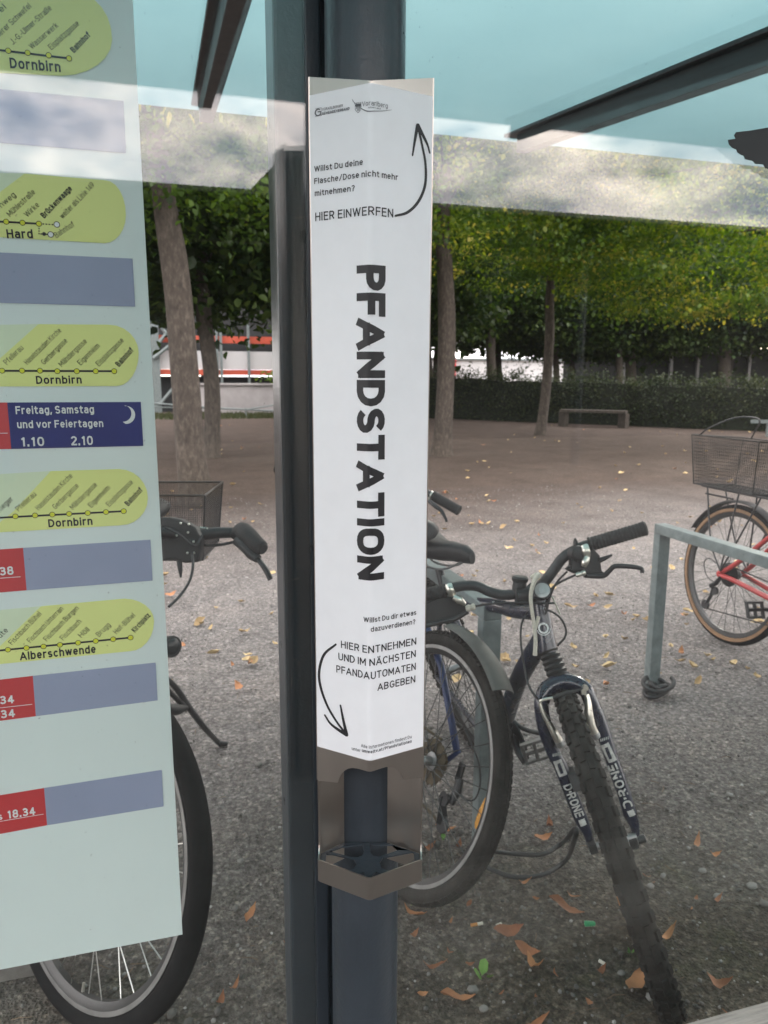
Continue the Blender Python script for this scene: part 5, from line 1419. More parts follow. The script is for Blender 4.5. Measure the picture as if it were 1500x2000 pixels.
MB().tube([Dr-ur*0.195+wr*0.08, BBr-nr_*0.05-ur*0.085], 0.0038, 6).tube([Hr-nr_*0.04+ur*0.05, BBr-nr_*0.05+ur*0.085], 0.0038, 6).build('chain', 'black_metal', rb)
MB().tube([Dr-ur*0.05+wr*0.04, Dr-ur*0.03+wr*0.10, Dr+ur*0.03+wr*0.13, Dr+ur*0.06+wr*0.09, Dr+ur*0.02-wr*0.02], 0.0026, 6, smooth=6).build('cables', 'plastic', rb)
arc_strip(Hr, wr, ur, Rr+0.024, 28, 172, 0.052, 0.002, crown=0.45).build('mudguard', 'plastic', rb, smooth=60)
# carrier
zc = Rr+0.062
ca = MB()
for sg in (-1, 1):
    o_ = nr_*(sg*0.055)
    a = Hr+ur*zc+wr*0.24+o_; b = Hr+ur*zc-wr*0.22+o_
    ca.tube([a, b], 0.005, 8)
    ca.tube([a-wr*0.04, Hr+wr*0.10+ur*0.15+nr_*(sg*0.075), Hr+ur*0.02+nr_*(sg*0.082)], 0.0045, 8, smooth=4)
    ca.tube([Hr+ur*zc-wr*0.02+o_, Hr+ur*0.02+nr_*(sg*0.082)], 0.0045, 8)
    ca.tube([b+wr*0.06, Hr-wr*0.05+ur*0.12+nr_*(sg*0.08), Hr+ur*0.02+nr_*(sg*0.082)], 0.0045, 8)
for q in (0.24, 0.12, 0.0, -0.12, -0.22): ca.tube([Hr+ur*zc+wr*q-nr_*0.055, Hr+ur*zc+wr*q+nr_*0.055], 0.0045, 8)
ca.tube([Hr+ur*(zc-0.035)+wr*0.21-nr_*0.05, Hr+ur*(zc-0.035)+wr*0.02-nr_*0.05], 0.005, 8)
ca.build('carrier', 'black_metal', rb, smooth=60)
def mesh_basket(parent, c, w, u, n, L0, L1, W0, W1, h, name='basket', r=0.0011, nu=34, nv=15):
    B = [c+w*(sx*L0/2)+n*(sy*W0/2) for sx, sy in ((-1, -1), (1, -1), (1, 1), (-1, 1))]
    Tt = [c+u*h+w*(sx*L1/2)+n*(sy*W1/2) for sx, sy in ((-1, -1), (1, -1), (1, 1), (-1, 1))]
    mb = MB()
    for k in range(4):
        q = wire_box([B[k], B[(k+1) % 4], Tt[(k+1) % 4], Tt[k]], nu if k % 2 == 0 else int(nu*0.75), nv, r); mb.add(q.v, q.f)
    q = wire_box(B, nu//2, nu//3, r); mb.add(q.v, q.f)
    bk = mb.build(name, 'black_metal', parent, smooth=60)
    mb = MB().tube(Tt, 0.0036, 8, closed=True).tube(B, 0.0035, 8, closed=True)
    for k in range(4): mb.tube([B[k], Tt[k]], 0.0032, 8)
    mb.build('basket_rim', 'black_metal', bk, smooth=60)
    return bk, Tt
bk, Tt = mesh_basket(rb, Hr+ur*(zc+0.014)+wr*0.015, wr, ur, nr_, 0.40, 0.45, 0.26, 0.32, 0.245)
hA = Tt[1].lerp(Tt[0], 0.12); hB = Tt[2].lerp(Tt[3], 0.12)
MB().tube([hA, hA+ur*0.04-wr*0.04+nr_*0.02, hA+ur*0.10-wr*0.13+nr_*0.09, hB+ur*0.10-wr*0.13-nr_*0.09, hB+ur*0.04-wr*0.04-nr_*0.02, hB], 0.004, 8, smooth=4).build('basket_handle', 'black_metal', bk)
crr = MB().tube([BBr-nr_*0.05, BBr-nr_*0.06+wr*0.15-ur*0.03], [0.012, 0.010], 10).tube([BBr+nr_*0.05, BBr+nr_*0.06-wr*0.15+ur*0.03], [0.012, 0.010], 10).lathe(BBr-nr_*0.045, nr_, [(-0.002, 0.085), (0.002, 0.085)], 30)
crr.build('crank', 'black_metal', rb)
pedal(rb, BBr-nr_*0.12+wr*0.15-ur*0.03, nr_, ur*0.9+wr*0.35, wr); pedal(rb, BBr+nr_*0.12-wr*0.15+ur*0.03, nr_, wr, ur)
MB().tube([clr+ur*0.1, clr+ur*0.26+wr*0.04], 0.014, 12).build('seatpost', 'black_metal', rb)
saddle(rb, clr+ur*0.30+wr*0.16, clr+ur*0.29-wr*0.11, ur, 0.17)
C2, w2, u2, n2 = wheel_frame(Cr-wr*1.08, 4, 3)
H2 = C2+u2*Rr
make_wheel(rb, H2, w2, u2, Rr, 0.021, 'rubber', 'rim_black', 'dark_spoke', 32, gum=True, name='front_wheel')
ff = MB()
for sg in (-1, 1): ff.tube([hr2+nr_*(sg*0.045), H2+u2*0.2+n2*(sg*0.05)+w2*0.05, H2+n2*(sg*0.055)], [0.014, 0.012, 0.009], 10, smooth=4)
ff.tube([hr2-nr_*0.045, hr2+nr_*0.045], 0.017, 12); ff.build('fork', 'red', rb, smooth=60)
tp = hr1+ur*0.10+wr*0.03
MB().tube([hr1, tp], 0.013, 12).build('stem', 'black_metal', rb)
hbr = MB().tube([tp-nr_*0.30+wr*0.10, tp-nr_*0.14, tp, tp+nr_*0.14, tp+nr_*0.30+wr*0.10], 0.0125, 12, smooth=4).build('handlebar', 'black_metal', rb)
for sg in (-1, 1): grip(tp+nr_*(sg*0.21)+wr*0.04, tp+nr_*(sg*0.31)+wr*0.11, 0.017, parent=hbr)

# ------------------------------------------------------------------ black bike on its kickstand behind the timetable
Cl, wl, ul, nl_ = wheel_frame((-0.263, 1.452, 0), -35, 16)
Rl = 0.350; Hl = Cl+ul*Rl
lb = thing('city_bike', (-0.22, 2.0, 0), 'black bike on its kickstand half hidden behind the timetable, with a mesh basket', 'bicycle', 'bicycles parked behind the glass')
wh = make_wheel(lb, Hl, wl, ul, Rl, 0.0235, 'rubber', 'rim_black', 'spoke', 32, hubw=0.045, name='front_wheel', track=True)
MB().tube([Hl+(wl*math.cos(rad(262))+ul*math.sin(rad(262)))*0.305, Hl+(wl*math.cos(rad(262))+ul*math.sin(rad(262)))*0.268], [0.004, 0.003], 8).build('valve', 'silver', wh)
hL0 = Hl+ul*0.41+wl*0.10; hL1 = Hl+ul*0.60+wl*0.17
wl2 = Vector((math.sin(rad(2)), math.cos(rad(2)), 0)); sl2 = Vector((math.cos(rad(2)), -math.sin(rad(2)), 0))
ul2 = Vector((0, 0, 1))*math.cos(rad(9))+sl2*math.sin(rad(9)); nl2 = sl2*math.cos(rad(9))-Vector((0, 0, 1))*math.sin(rad(9))
RHl = Cl+wl2*1.06-sl2*0.03+ul2*Rl; BBl = Cl+wl2*0.62-sl2*0.02+ul2*0.29; cll = Cl+wl2*0.78-sl2*0.02+ul2*0.72
ff = MB()
for sg in (-1, 1): ff.tube([hL0+nl_*(sg*0.045), Hl+ul*0.2+wl*0.02+nl_*(sg*0.05), Hl+nl_*(sg*0.052)], [0.014, 0.012, 0.009], 10, smooth=4)
ff.tube([hL0-nl_*0.045, hL0+nl_*0.045], 0.017, 12); ff.build('fork', 'black_metal', lb, smooth=60)
fr3 = MB().tube([hL0, hL1], 0.019, 14).tube([hL0+ul*0.04, BBl], 0.020, 14).tube([hL1-ul*0.04, cll-ul2*0.06], 0.017, 14).tube([BBl, cll], 0.016, 14)
for sg in (-1, 1):
    fr3.tube([BBl+nl2*(0.03*sg), RHl+nl2*(0.066*sg)], 0.010, 10); fr3.tube([cll+nl2*(0.02*sg), RHl+nl2*(0.066*sg)], 0.009, 10)
fr3.build('frame', 'black_metal', lb, smooth=60)
make_wheel(lb, RHl, wl2, ul2, Rl, 0.0215, 'rubber', 'rim_grey', 'spoke', 32, name='rear_wheel')
arc_strip(RHl, wl2, ul2, Rl+0.02, 10, 160, 0.05, 0.002, crown=0.45).build('mudguard', 'plastic', lb, smooth=60)
MB().tube([cll, cll+ul2*0.16+wl2*0.03], 0.014, 12).build('seatpost', 'black_metal', lb)
saddle(lb, cll+ul2*0.20+wl2*0.14, cll+ul2*0.19-wl2*0.12, ul2, 0.19)
Tl = atT
MB().tube([hL1, Tl(300, 1040, 1.83), Tl(318, 1038, 1.86)], [0.014, 0.015, 0.015], 12).build('stem', 'black_metal', lb)
hbl = MB().tube([Tl(120, 1075, 1.70), Tl(180, 1045, 1.74), Tl(250, 1040, 1.79), Tl(317, 1040, 1.85), Tl(345, 1044, 1.87), Tl(384, 1045, 1.895), Tl(420, 1041, 1.91), Tl(451, 1040, 1.925), Tl(470, 1040, 1.92)], [0.0125, 0.0125, 0.0125, 0.013, 0.015, 0.0165, 0.0155, 0.0145, 0.014], 14, smooth=5).build('handlebar', 'black_metal', lb)
MB().tube([Tl(455, 1046, 1.925), Tl(472, 1036, 1.91), Tl(484, 1046, 1.89), Tl(500, 1061, 1.87), Tl(511, 1070, 1.86), Tl(515, 1073, 1.855)], [0.012, 0.022, 0.024, 0.021, 0.019, 0.012], 14, smooth=4).build('grip', 'grip', hbl)
grip(Tl(180, 1045, 1.74), Tl(105, 1085, 1.69), 0.017, parent=hbl)
MB().tube([Tl(462, 1056, 1.90), Tl(478, 1066, 1.885), Tl(492, 1082, 1.87), Tl(504, 1092, 1.86)], [0.013, 0.016, 0.015, 0.011], 12, smooth=4).build('brake_lever_body', 'plastic', hbl)
MB().tube([Tl(504, 1092, 1.86), Tl(514, 1105, 1.85), Tl(522, 1118, 1.845), Tl(528, 1131, 1.84)], [0.0065, 0.0075, 0.0078, 0.007], 10, smooth=4).build('brake_lever', 'black_metal', hbl)
MB().tube([Tl(350, 1058, 1.88), Tl(400, 1065, 1.90), Tl(430, 1064, 1.91), Tl(460, 1058, 1.905)], 0.0038, 8, smooth=5).tube([Tl(375, 1080, 1.84), Tl(377, 1105, 1.80), Tl(370, 1135, 1.76), Tl(352, 1163, 1.72), Tl(330, 1185, 1.68)], 0.0034, 8, smooth=6).tube([Tl(322, 1030, 1.83), Tl(350, 1044, 1.83), Tl(380, 1066, 1.83), Tl(395, 1045, 1.86)], 0.003, 8, smooth=6).build('cables', 'plastic', lb)
MB().prism([Tl(*p, 1.86) for p in ((305, 1010), (330, 1010), (352, 1014), (382, 1030), (394, 1050), (388, 1098), (360, 1100), (340, 1093), (318, 1096))], FW*0.045).build('lamp_bracket', 'plastic', hbl, smooth=0, bevel=0.006)
MB().tube([Tl(350, 1096, 1.85), Tl(352, 1112, 1.845), Tl(353, 1128, 1.84)], [0.007, 0.006, 0.002], 8).build('bracket_tip', 'plastic', hbl)
sc_ = MB()
for p in ((353, 1022), (369, 1024), (367, 1040), (345, 1046), (378, 1058), (366, 1080), (379, 1080)): sc_.ball(Tl(*p, 1.857), 0.0032, 5)
sc_.tube([Tl(391, 1030, 1.87), Tl(406, 1032, 1.87)], 0.0018, 6)
sc_.build('screws', 'silver', hbl)
lp = Tl(331, 1262, 1.72)
MB().lathe(lp, RT*0.8-FW*0.6, [(-0.03, 0.012), (-0.01, 0.022), (0.010, 0.026), (0.014, 0.024)], 20).build('headlight', 'plastic', lb)
MB().lathe(lp+(RT*0.8-FW*0.6).normalized()*0.012, RT*0.8-FW*0.6, [(0, 0.022), (0.004, 0.018), (0.006, 0.008)], 18).build('headlight_lens', 'dark_glass', lb)
# basket over the rear wheel
bc = Tl(355, 1040, 2.42)
bkl, Tt = mesh_basket(lb, Tl(352, 1075, 2.42), Vector((0.97, -0.24, 0)), Vector((0, 0, 1)), Vector((0.24, 0.97, 0)), 0.20, 0.235, 0.26, 0.30, 0.205, nu=34, nv=30, r=0.0009)
# kickstand
kf = atZ(428, 1452, 0.012)
ks = MB().tube([Tl(318, 1318, 2.34), Tl(345, 1345, 2.40), Tl(368, 1380, 2.44), Tl(398, 1420, 2.48), kf], [0.009, 0.010, 0.011, 0.010, 0.009], 10, smooth=3)
ks.tube([Tl(325, 1345, 2.36), Tl(352, 1372, 2.41), Tl(368, 1382, 2.44)], [0.008, 0.009, 0.009], 10, smooth=3)
kst = ks.build('kickstand', 'grey_bar', lb, smooth=60)
MB().tube([kf+Vector((-0.012, 0.006, 0.008)), kf+Vector((0.004, -0.002, -0.002)), kf+Vector((0.03, -0.004, -0.004))], [0.012, 0.017, 0.012], 10, sx=0.6).build('kickstand_foot', 'plastic', kst, smooth=60)
MB().tube([Tl(322, 1384, 2.34), Tl(345, 1386, 2.38), Tl(364, 1382, 2.43)], [0.016, 0.018, 0.009], 12, smooth=3).build('kickstand_bracket', 'plastic', kst)
ckl = MB().tube([BBl+nl2*0.05, BBl+nl2*0.06-ul2*0.10-wl2*0.13], [0.012, 0.010], 10).tube([BBl-nl2*0.05, BBl-nl2*0.06+ul2*0.10+wl2*0.13], [0.012, 0.010], 10)
ckl.build('crank', 'black_metal', lb)
pedal(lb, BBl-nl2*0.12+ul2*0.10+wl2*0.13, nl2, wl2, ul2); pedal(lb, BBl+nl2*0.085-ul2*0.10-wl2*0.13, nl2, wl2, ul2)

# cable locks
def coil(c, R, r, turns, seed):
    rr = random.Random(seed); P = []
    for i in range(turns*14+1):
        a = 2*PI*i/14; k = i/14
        P.append(c+Vector((math.cos(a)*R*(1+0.28*math.sin(k*2.3))+0.012*math.cos(k*3.1), math.sin(a)*R*0.75*(1+0.3*math.cos(k*1.7)), 0.010+0.009*k+0.016*math.sin(a*1.0+k*1.9)+0.014)))
    return MB().tube(P, r, 9, smooth=2)
o = coil(atZ(1284, 1360, 0.0), 0.048, 0.0095, 4, 3).build('cable_lock', 'plastic', smooth=60, origin=atZ(1284, 1362, 0))
tag(o, 'black cable lock coiled on the gravel at the foot of the free bike rack', 'bike lock')
g0 = 0.008
P = [atZ(960, 1662, g0+0.02), atZ(1010, 1668, g0), atZ(1060, 1668, g0+0.02), atZ(1100, 1645, 0.05), atT(1124, 1618, 1.72), atT(1122, 1640, 1.72), atZ(1105, 1680, 0.03), atZ(1060, 1708, g0), atZ(1000, 1712, g0), atZ(940, 1690, g0)]
o = MB().tube(P, 0.0062, 9, smooth=8).build('cable_lock', 'plastic', smooth=60, origin=atZ(1020, 1690, 0))
tag(o, 'black cable lock looped on the soil between the two leaning bicycles', 'bike lock')
o = MB().tube([atZ(985, 1392, 0.35), atZ(1010, 1415, 0.33), atZ(1030, 1426, 0.32), atZ(1065, 1434, 0.30)], 0.0068, 9, smooth=6)
o = o.build('cable_sleeve', 'plastic', mtb, smooth=60)

# ================================================================== TREES
def leaf_cloud(name, centres, per, sig, size, material, seed, tint0=0.45, tint_sp=0.22, droop=0.5, elong=1.0, zf=0.45):
    r = np.random.default_rng(seed)
    n = len(centres)*per
    C_ = np.repeat(np.array(centres), per, 0)
    ct = np.repeat(np.clip(r.normal(tint0, tint_sp, len(centres)), 0, 1), per)
    sg_ = np.repeat(0.6+0.8*r.random(len(centres)), per)[:, None]
    P = C_+r.normal(size=(n, 3))*np.array([sig, sig, sig*zf])*sg_
    az = r.random(n)*2*PI
    tilt = -droop+r.normal(size=n)*0.45
    d = np.stack([np.cos(az)*np.cos(tilt), np.sin(az)*np.cos(tilt), np.sin(tilt)], 1)
    up = np.stack([r.normal(size=n)*0.45, r.normal(size=n)*0.45, np.ones(n)], 1)
    s = np.cross(d, up); s /= np.linalg.norm(s, axis=1, keepdims=True)
    nn = np.cross(s, d)
    ln = size*(0.65+0.7*r.random(n))[:, None]; wd = ln*(0.40/elong)
    fold = 0.25*wd
    V = np.stack([P, P+d*ln*0.30+s*wd+nn*fold, P+d*ln*0.68+s*wd*0.8+nn*fold*0.6, P+d*ln-nn*ln*0.08, P+d*ln*0.68-s*wd*0.8+nn*fold*0.6, P+d*ln*0.30-s*wd+nn*fold], 1).reshape(-1, 3)
    base = (np.arange(n)*6)[:, None]
    Fi = (base+np.array([0, 1, 2, 3, 0, 3, 4, 5])).reshape(-1)
    tint = np.repeat(np.clip(ct+r.normal(size=n)*0.10, 0, 1), 6)
    return raw_mesh(name, V, np.full(2*n, 4), Fi, material, tint)
def crown_centres(n, rx, ry, rz, seed, zmin=None, inner=0.35):
    r = np.random.default_rng(seed); out_ = []
    while len(out_) < n:
        v = r.normal(size=3); v /= np.linalg.norm(v)
        q = inner+(1-inner)*r.random()**0.6
        lump = 0.80+0.30*mnoise.noise(Vector(v*1.7)+Vector((seed, 0, 0)))
        p = v*q*lump*np.array([rx, ry, rz])
        if zmin is not None and p[2] < zmin+0.25*r.random(): p[2] = zmin+0.5*r.random()
        out_.append(p)
    return out_
def limbs(mb, base, top, r0, centres, seed, n=14):
    rr = random.Random(seed)
    cs_ = rr.sample(list(range(len(centres))), min(n, len(centres)))
    for k in cs_:
        c = Vector(centres[k]); s = base.lerp(top, 0.15+0.8*rr.random())
        midp = s.lerp(c, 0.5)+Vector((0, 0, 0.12*(c-s).length))
        mb.tube([s, midp, c], [r0*0.40, r0*0.22, r0*0.06], 6, smooth=4)
def make_tree(name, trunk, radii, cc, cent, crown_mesh, label, group, bark_m='bark', limb_n=16, seed=1, cat='tree', flare=1.5):
    base = Vector(trunk[0])
    t = thing(name, base, label, cat, group)
    pts = [Vector(p) for p in trunk]
    pp, rr_ = spline(pts, list(radii), 5)
    mb = MB(); N = 16; V = []
    for i, (p, r) in enumerate(zip(pp, rr_)):
        fl = 1+(flare-1)*math.exp(-(p.z-base.z)/0.16)
        for k in range(N):
            a = 2*PI*k/N
            q = r*fl*(1+0.07*mnoise.noise(Vector((math.cos(a)*1.3, math.sin(a)*1.3, p.z*1.1+seed*7)))+0.10*(fl-1)*math.sin(5*a+seed))
            V.append(p+Vector((math.cos(a)*q, math.sin(a)*q, -0.03 if i == 0 else 0)))
    Fc = [(i*N+k, i*N+(k+1) % N, (i+1)*N+(k+1) % N, (i+1)*N+k) for i in range(len(pp)-1) for k in range(N)]
    mb.add(V, Fc)
    top = pts[-1]; start = Vector(trunk[-2])
    limbs(mb, start, top, radii[-1]*1.3, [Vector(c)+Vector(cc) for c in cent], seed, limb_n)
    mb.build('trunk', bark_m, t, smooth=60)
    o = bpy.data.objects.new('crown', crown_mesh); COL.objects.link(o); o.parent = t
    o.location = Vector(cc)-base
    return t
# linden left, with drooping yellow seed wings
c1 = crown_centres(380, 3.6, 3.0, 2.6, 11, -1.85)
m1 = leaf_cloud('left_crown', c1, 90, 0.30, 0.066, 'leaf', 21, 0.30, 0.20)
tl = [atY(x, y, 7.87) for x, y in ((387, 985), (374, 900), (362, 750), (350, 600), (337, 490), (325, 420))]
tl += [tl[5]+(tl[5]-tl[3])*0.75, tl[5]+(tl[5]-tl[3])*1.6]
tl[0].z = 0.0
lt = make_tree('linden_tree', tl, [0.165, 0.15, 0.142, 0.135, 0.128, 0.115, 0.09, 0.05], (-0.6, 8.3, 4.55), c1, m1, 'linden tree with leaning pale trunk beyond the black bike, left of the pole', 'trees on the gravel square', seed=3, flare=1.35)
rs = np.random.default_rng(5)
sc1 = [(x+rs.normal()*0.1, y, z+0.05*rs.normal()) for x, y, z in [(-0.25+0.16*k, 6.4+0.5*rs.random(), 3.45+0.28*rs.random()) for k in range(15)]]
V = leaf_cloud('seed_wings', [np.array(p)-np.array(tl[0]) for p in sc1], 9, 0.12, 0.085, 'leaf', 31, 0.97, 0.03, droop=1.2, elong=2.4)
o = bpy.data.objects.new('seed_wings', V); COL.objects.link(o); o.parent = lt
# linden right of the bin
c2 = crown_centres(470, 4.2, 4.0, 3.7, 12, -2.5)
m2 = leaf_cloud('mid_crown', c2, 100, 0.28, 0.072, 'leaf', 22, 0.44, 0.27, zf=0.36)
tr_ = [atY(x, y, 11.98) for x, y in ((862, 890), (868, 800), (872, 700), (872, 600), (868, 510), (864, 440))]+[Vector((4.6, 12, 5.2))]
tr_[0].z = 0
make_tree('linden_tree', tr_, [0.165, 0.155, 0.148, 0.142, 0.13, 0.12, 0.05], (4.6, 12.2, 5.7), c2, m2, 'linden tree with straight grey trunk just right of the white bin', 'trees on the gravel square', seed=5, flare=1.25)
# big bright crown from the right
c3 = crown_centres(620, 5.2, 4.2, 4.1, 13, -2.7)
m3 = leaf_cloud('bright_crown', c3, 100, 0.30, 0.074, 'leaf', 23, 0.55, 0.27, zf=0.36)
make_tree('linden_tree', [(12.4, 10.6, 0), (12.4, 10.6, 1.5), (12.35, 10.6, 3), (12.3, 10.7, 5)], [0.19, 0.17, 0.15, 0.08], (9.8, 11.8, 5.15), c3, m3, 'linden tree with bright yellow green crown reaching in from the right edge', 'trees on the gravel square', seed=6)
# slim tree in the middle
sl = [atY(x, y, 15.95) for x, y in ((1055, 852), (1062, 800), (1068, 740), (1074, 650), (1074, 580))]
sl[0].z = 0
make_tree('linden_tree', sl+[Vector((8.6, 16, 5.0))], [0.125, 0.115, 0.11, 0.105, 0.10, 0.05], (8.6, 16.4, 5.9), c2, m2, 'slim linden tree with reddish brown trunk standing in front of the hedge', 'trees on the gravel square', seed=7, flare=1.2)
for k_ in bpy.data.objects:
    pass
# trees behind the hedge
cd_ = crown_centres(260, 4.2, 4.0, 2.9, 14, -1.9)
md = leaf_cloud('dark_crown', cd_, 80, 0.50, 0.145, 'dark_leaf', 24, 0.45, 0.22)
bgt = [(-3.2, 16.5, 0.13), (0.62, 12.6, 0.14), (8.6, 27.5, 0.17), (10.2, 29, 0.15), (11.6, 26, 0.2), (15.4, 28, 0.15), (17.0, 29.5, 0.14), (17.4, 26.5, 0.16), (18.6, 27.5, 0.25), (21.6, 25.5, 0.26), (25.6, 24, 0.24), (21.0, 31, 0.15), (29.5, 21.5, 0.2), (14.2, 31, 0.16), (6.5, 21.0, 0.14), (-8.5, 20, 0.2)]
words = ['behind the timetable edge', 'close behind the leaning linden trunk', 'in front of the white building by the red pillar', 'in front of the white building', 'with a thick dark trunk at the white building',
         'left of the far glass pavilion', 'beside the pavilion corner', 'before the pavilion corner', 'with a broad dark trunk at the pavilion corner', 'with a broad trunk before the pavilion windows', 'before the pavilion at the far right', 'deep in the shade behind the pavilion', 'at the far right edge', 'deep in the shade behind the white building', 'between the straight linden and the hedge end', 'at the far left behind the timetable']
for k, (x, y, r) in enumerate(bgt):
    cz = 4.15+0.5*random.random()
    if k == 1: cz = 4.15
    if k == 0: cz = 5.2
    if 1 < k < 5: cz = 4.9
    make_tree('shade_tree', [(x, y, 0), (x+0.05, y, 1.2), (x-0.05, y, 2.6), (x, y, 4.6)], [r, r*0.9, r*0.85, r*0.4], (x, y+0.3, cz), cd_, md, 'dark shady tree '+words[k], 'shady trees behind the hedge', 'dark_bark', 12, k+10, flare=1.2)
cf_ = crown_centres(330, 4.2, 4.0, 2.9, 15, -1.9)
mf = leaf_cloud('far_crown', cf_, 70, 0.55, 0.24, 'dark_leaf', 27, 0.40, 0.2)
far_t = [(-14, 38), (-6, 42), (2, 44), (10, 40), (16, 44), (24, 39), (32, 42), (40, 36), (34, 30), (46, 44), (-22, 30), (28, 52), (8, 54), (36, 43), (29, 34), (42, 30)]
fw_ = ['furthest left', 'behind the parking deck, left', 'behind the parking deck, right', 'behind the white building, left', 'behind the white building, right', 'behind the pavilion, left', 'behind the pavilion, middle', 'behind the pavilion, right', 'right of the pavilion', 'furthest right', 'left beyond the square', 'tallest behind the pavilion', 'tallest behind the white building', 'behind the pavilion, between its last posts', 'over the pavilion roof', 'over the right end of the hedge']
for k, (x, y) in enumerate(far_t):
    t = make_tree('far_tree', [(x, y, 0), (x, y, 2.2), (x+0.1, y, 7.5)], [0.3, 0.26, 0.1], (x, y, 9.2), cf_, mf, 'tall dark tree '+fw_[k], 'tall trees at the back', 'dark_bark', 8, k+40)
    for ch in t.children:
        if ch.name.startswith('crown'): ch.scale = (1.9, 1.6, 2.6)
# hedge
hA_, hB_ = Vector((7.2, 25.8, 0)), Vector((19.5, 10.5, 0))
hd_ = (hB_-hA_).normalized(); hn_ = Vector((hd_.y, -hd_.x, 0))
ce = []
rh = np.random.default_rng(9)
for i in range(900):
    q = rh.random(); p = hA_.lerp(hB_, q)
    top = 1.60-0.52*q+0.08*mnoise.noise(Vector((q*14, 0, 0)))
    p = p+hn_*(rh.normal()*0.16)+Vector((0, 0, 0.08+rh.random()*(top-0.08)))
    ce.append(np.array(p))
mh = leaf_cloud('hedge', ce, 60, 0.16, 0.06, 'hedge_leaf', 25, 0.42, 0.2, zf=0.9)
hg = thing('hedge', hA_.lerp(hB_, 0.5), 'long clipped dark green hedge at the back of the gravel square', 'hedge')
o = bpy.data.objects.new('foliage', mh); COL.objects.link(o); o.parent = hg; o.location = -hA_.lerp(hB_, 0.5)
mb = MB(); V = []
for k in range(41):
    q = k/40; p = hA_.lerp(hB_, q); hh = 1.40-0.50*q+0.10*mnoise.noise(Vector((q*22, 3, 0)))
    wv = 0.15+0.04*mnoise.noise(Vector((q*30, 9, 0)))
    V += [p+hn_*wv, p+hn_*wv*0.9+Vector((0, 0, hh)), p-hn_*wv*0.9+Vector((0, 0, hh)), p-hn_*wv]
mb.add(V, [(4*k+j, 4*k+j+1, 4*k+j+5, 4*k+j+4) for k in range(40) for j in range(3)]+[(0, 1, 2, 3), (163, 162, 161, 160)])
mb.build('inner_core', 'hedge_core', hg, smooth=0)  # solid core added to keep the gaps between the leaves dark

# ================================================================== FAR BUILDINGS
def atYv(px, py, y): return atY(px, py, y)
gy = 30.0
def gz(py, px=450): return atY(px, py, gy).z
def gx(px, py=720): return atY(px, py, gy).x
pk = thing('parking_deck', (gx(420), gy, 0), 'open parking deck with white parapets and orange red edges beyond the left tree', 'building')
xa, xb_ = gx(200), gx(660)
z_ = [gz(p) for p in (733, 722, 686, 671, 657, 610, 596)]
MB().box(((xa+xb_)/2, gy+4, (z_[0]+0.0)/2-0.6), (xb_-xa, 7.6, z_[0]+1.1)).build('interior_shade', 'shade_dark', pk, smooth=0)  # solid block coloured dark as the shade of the open floor
MB().box(((xa+xb_)/2, gy+4.3, (z_[2]+z_[4])/2+0.6), (xb_-xa, 7, z_[4]-z_[2]+1.4)).build('interior_shade', 'shade_dark', pk, smooth=0)
for a, b, nm, mt_, yo in ((z_[1], z_[2], 'parapet', 'white_wall', 0.0), (z_[0], z_[1], 'edge_beam', 'orange_red', -0.05), (z_[3], z_[4], 'edge_beam', 'orange_red', -0.05)):
    MB().box(((xa+xb_)/2, gy+yo, (a+b)/2), (xb_-xa, 0.25, abs(b-a)-0.01)).build(nm, mt_, pk, smooth=0)
for px in (305, 424, 432, 485, 538, 590):
    MB().box((gx(px), gy-0.28, (z_[4]+0.5)/2), (0.30 if px == 305 else 0.09, 0.10, z_[4]+0.5)).build('column', 'galv', pk, smooth=0)
mb = MB()
for (a, b) in (((310, 670), (345, 625)), ((312, 790), (352, 742)), ((316, 640), (345, 680)), ((300, 700), (350, 660))):
    P0 = atY(*a, gy-0.4); P1 = atY(*b, gy-0.4); mb.tube([P0, P1], 0.07, 6)
mb.build('brace', 'galv', pk, smooth=0)
for px in (418, 440, 470, 500, 530):
    pass
wy = 28.0
rw = thing('retaining_wall', (atY(520, 800, wy).x, wy, 0), 'stained pale concrete retaining wall below the parking deck', 'wall')
x0, x1 = atY(392, 780, wy).x, atY(720, 780, wy).x
zt_ = atY(450, 752, wy).z
MB().box(((x0+x1)/2, wy, zt_/2-0.1), (x1-x0, 0.3, zt_+0.2)).build('wall_face', 'concrete', rw, smooth=0, bevel=0.01)
MB().box(((x0+x1)/2, wy-0.02, zt_+0.03), (x1-x0+0.1, 0.42, 0.07)).build('coping', 'concrete', rw, smooth=0, bevel=0.01)
rl = thing('railing', (atY(420, 800, 25).x, 25, 0), 'thin grey metal hand rail in front of the concrete retaining wall', 'railing')
MB().tube([atY(290, 787, 25), atY(420, 797, 25), atY(600, 806, 25)], 0.030, 6).build('rail', 'galv', rl)
MB().tube([atY(300, 795, 25), atY(480, 800, 25), atY(600, 781, 25)], 0.022, 6).build('rail', 'galv', rl)
for px in (300, 480, 600): MB().tube([Vector((atY(px, 800, 25).x, 25, 0)), Vector((atY(px, 800, 25).x, 25, 0.34))], 0.025, 6).build('rail_post', 'galv', rl)
# shrub on the wall
rsn = np.random.default_rng(77)
sce = [np.array((x0+(x1-x0)*(0.42+0.58*rsn.random()), wy+0.5+0.3*rsn.normal(), zt_+0.12+0.35*rsn.random())) for _ in range(50)]
o = bpy.data.objects.new('shrub', leaf_cloud('shrub', sce, 40, 0.22, 0.10, 'leaf', 26, 0.5, 0.15)); COL.objects.link(o)
tag(o, 'low green shrub growing along the top of the concrete retaining wall', 'shrub')
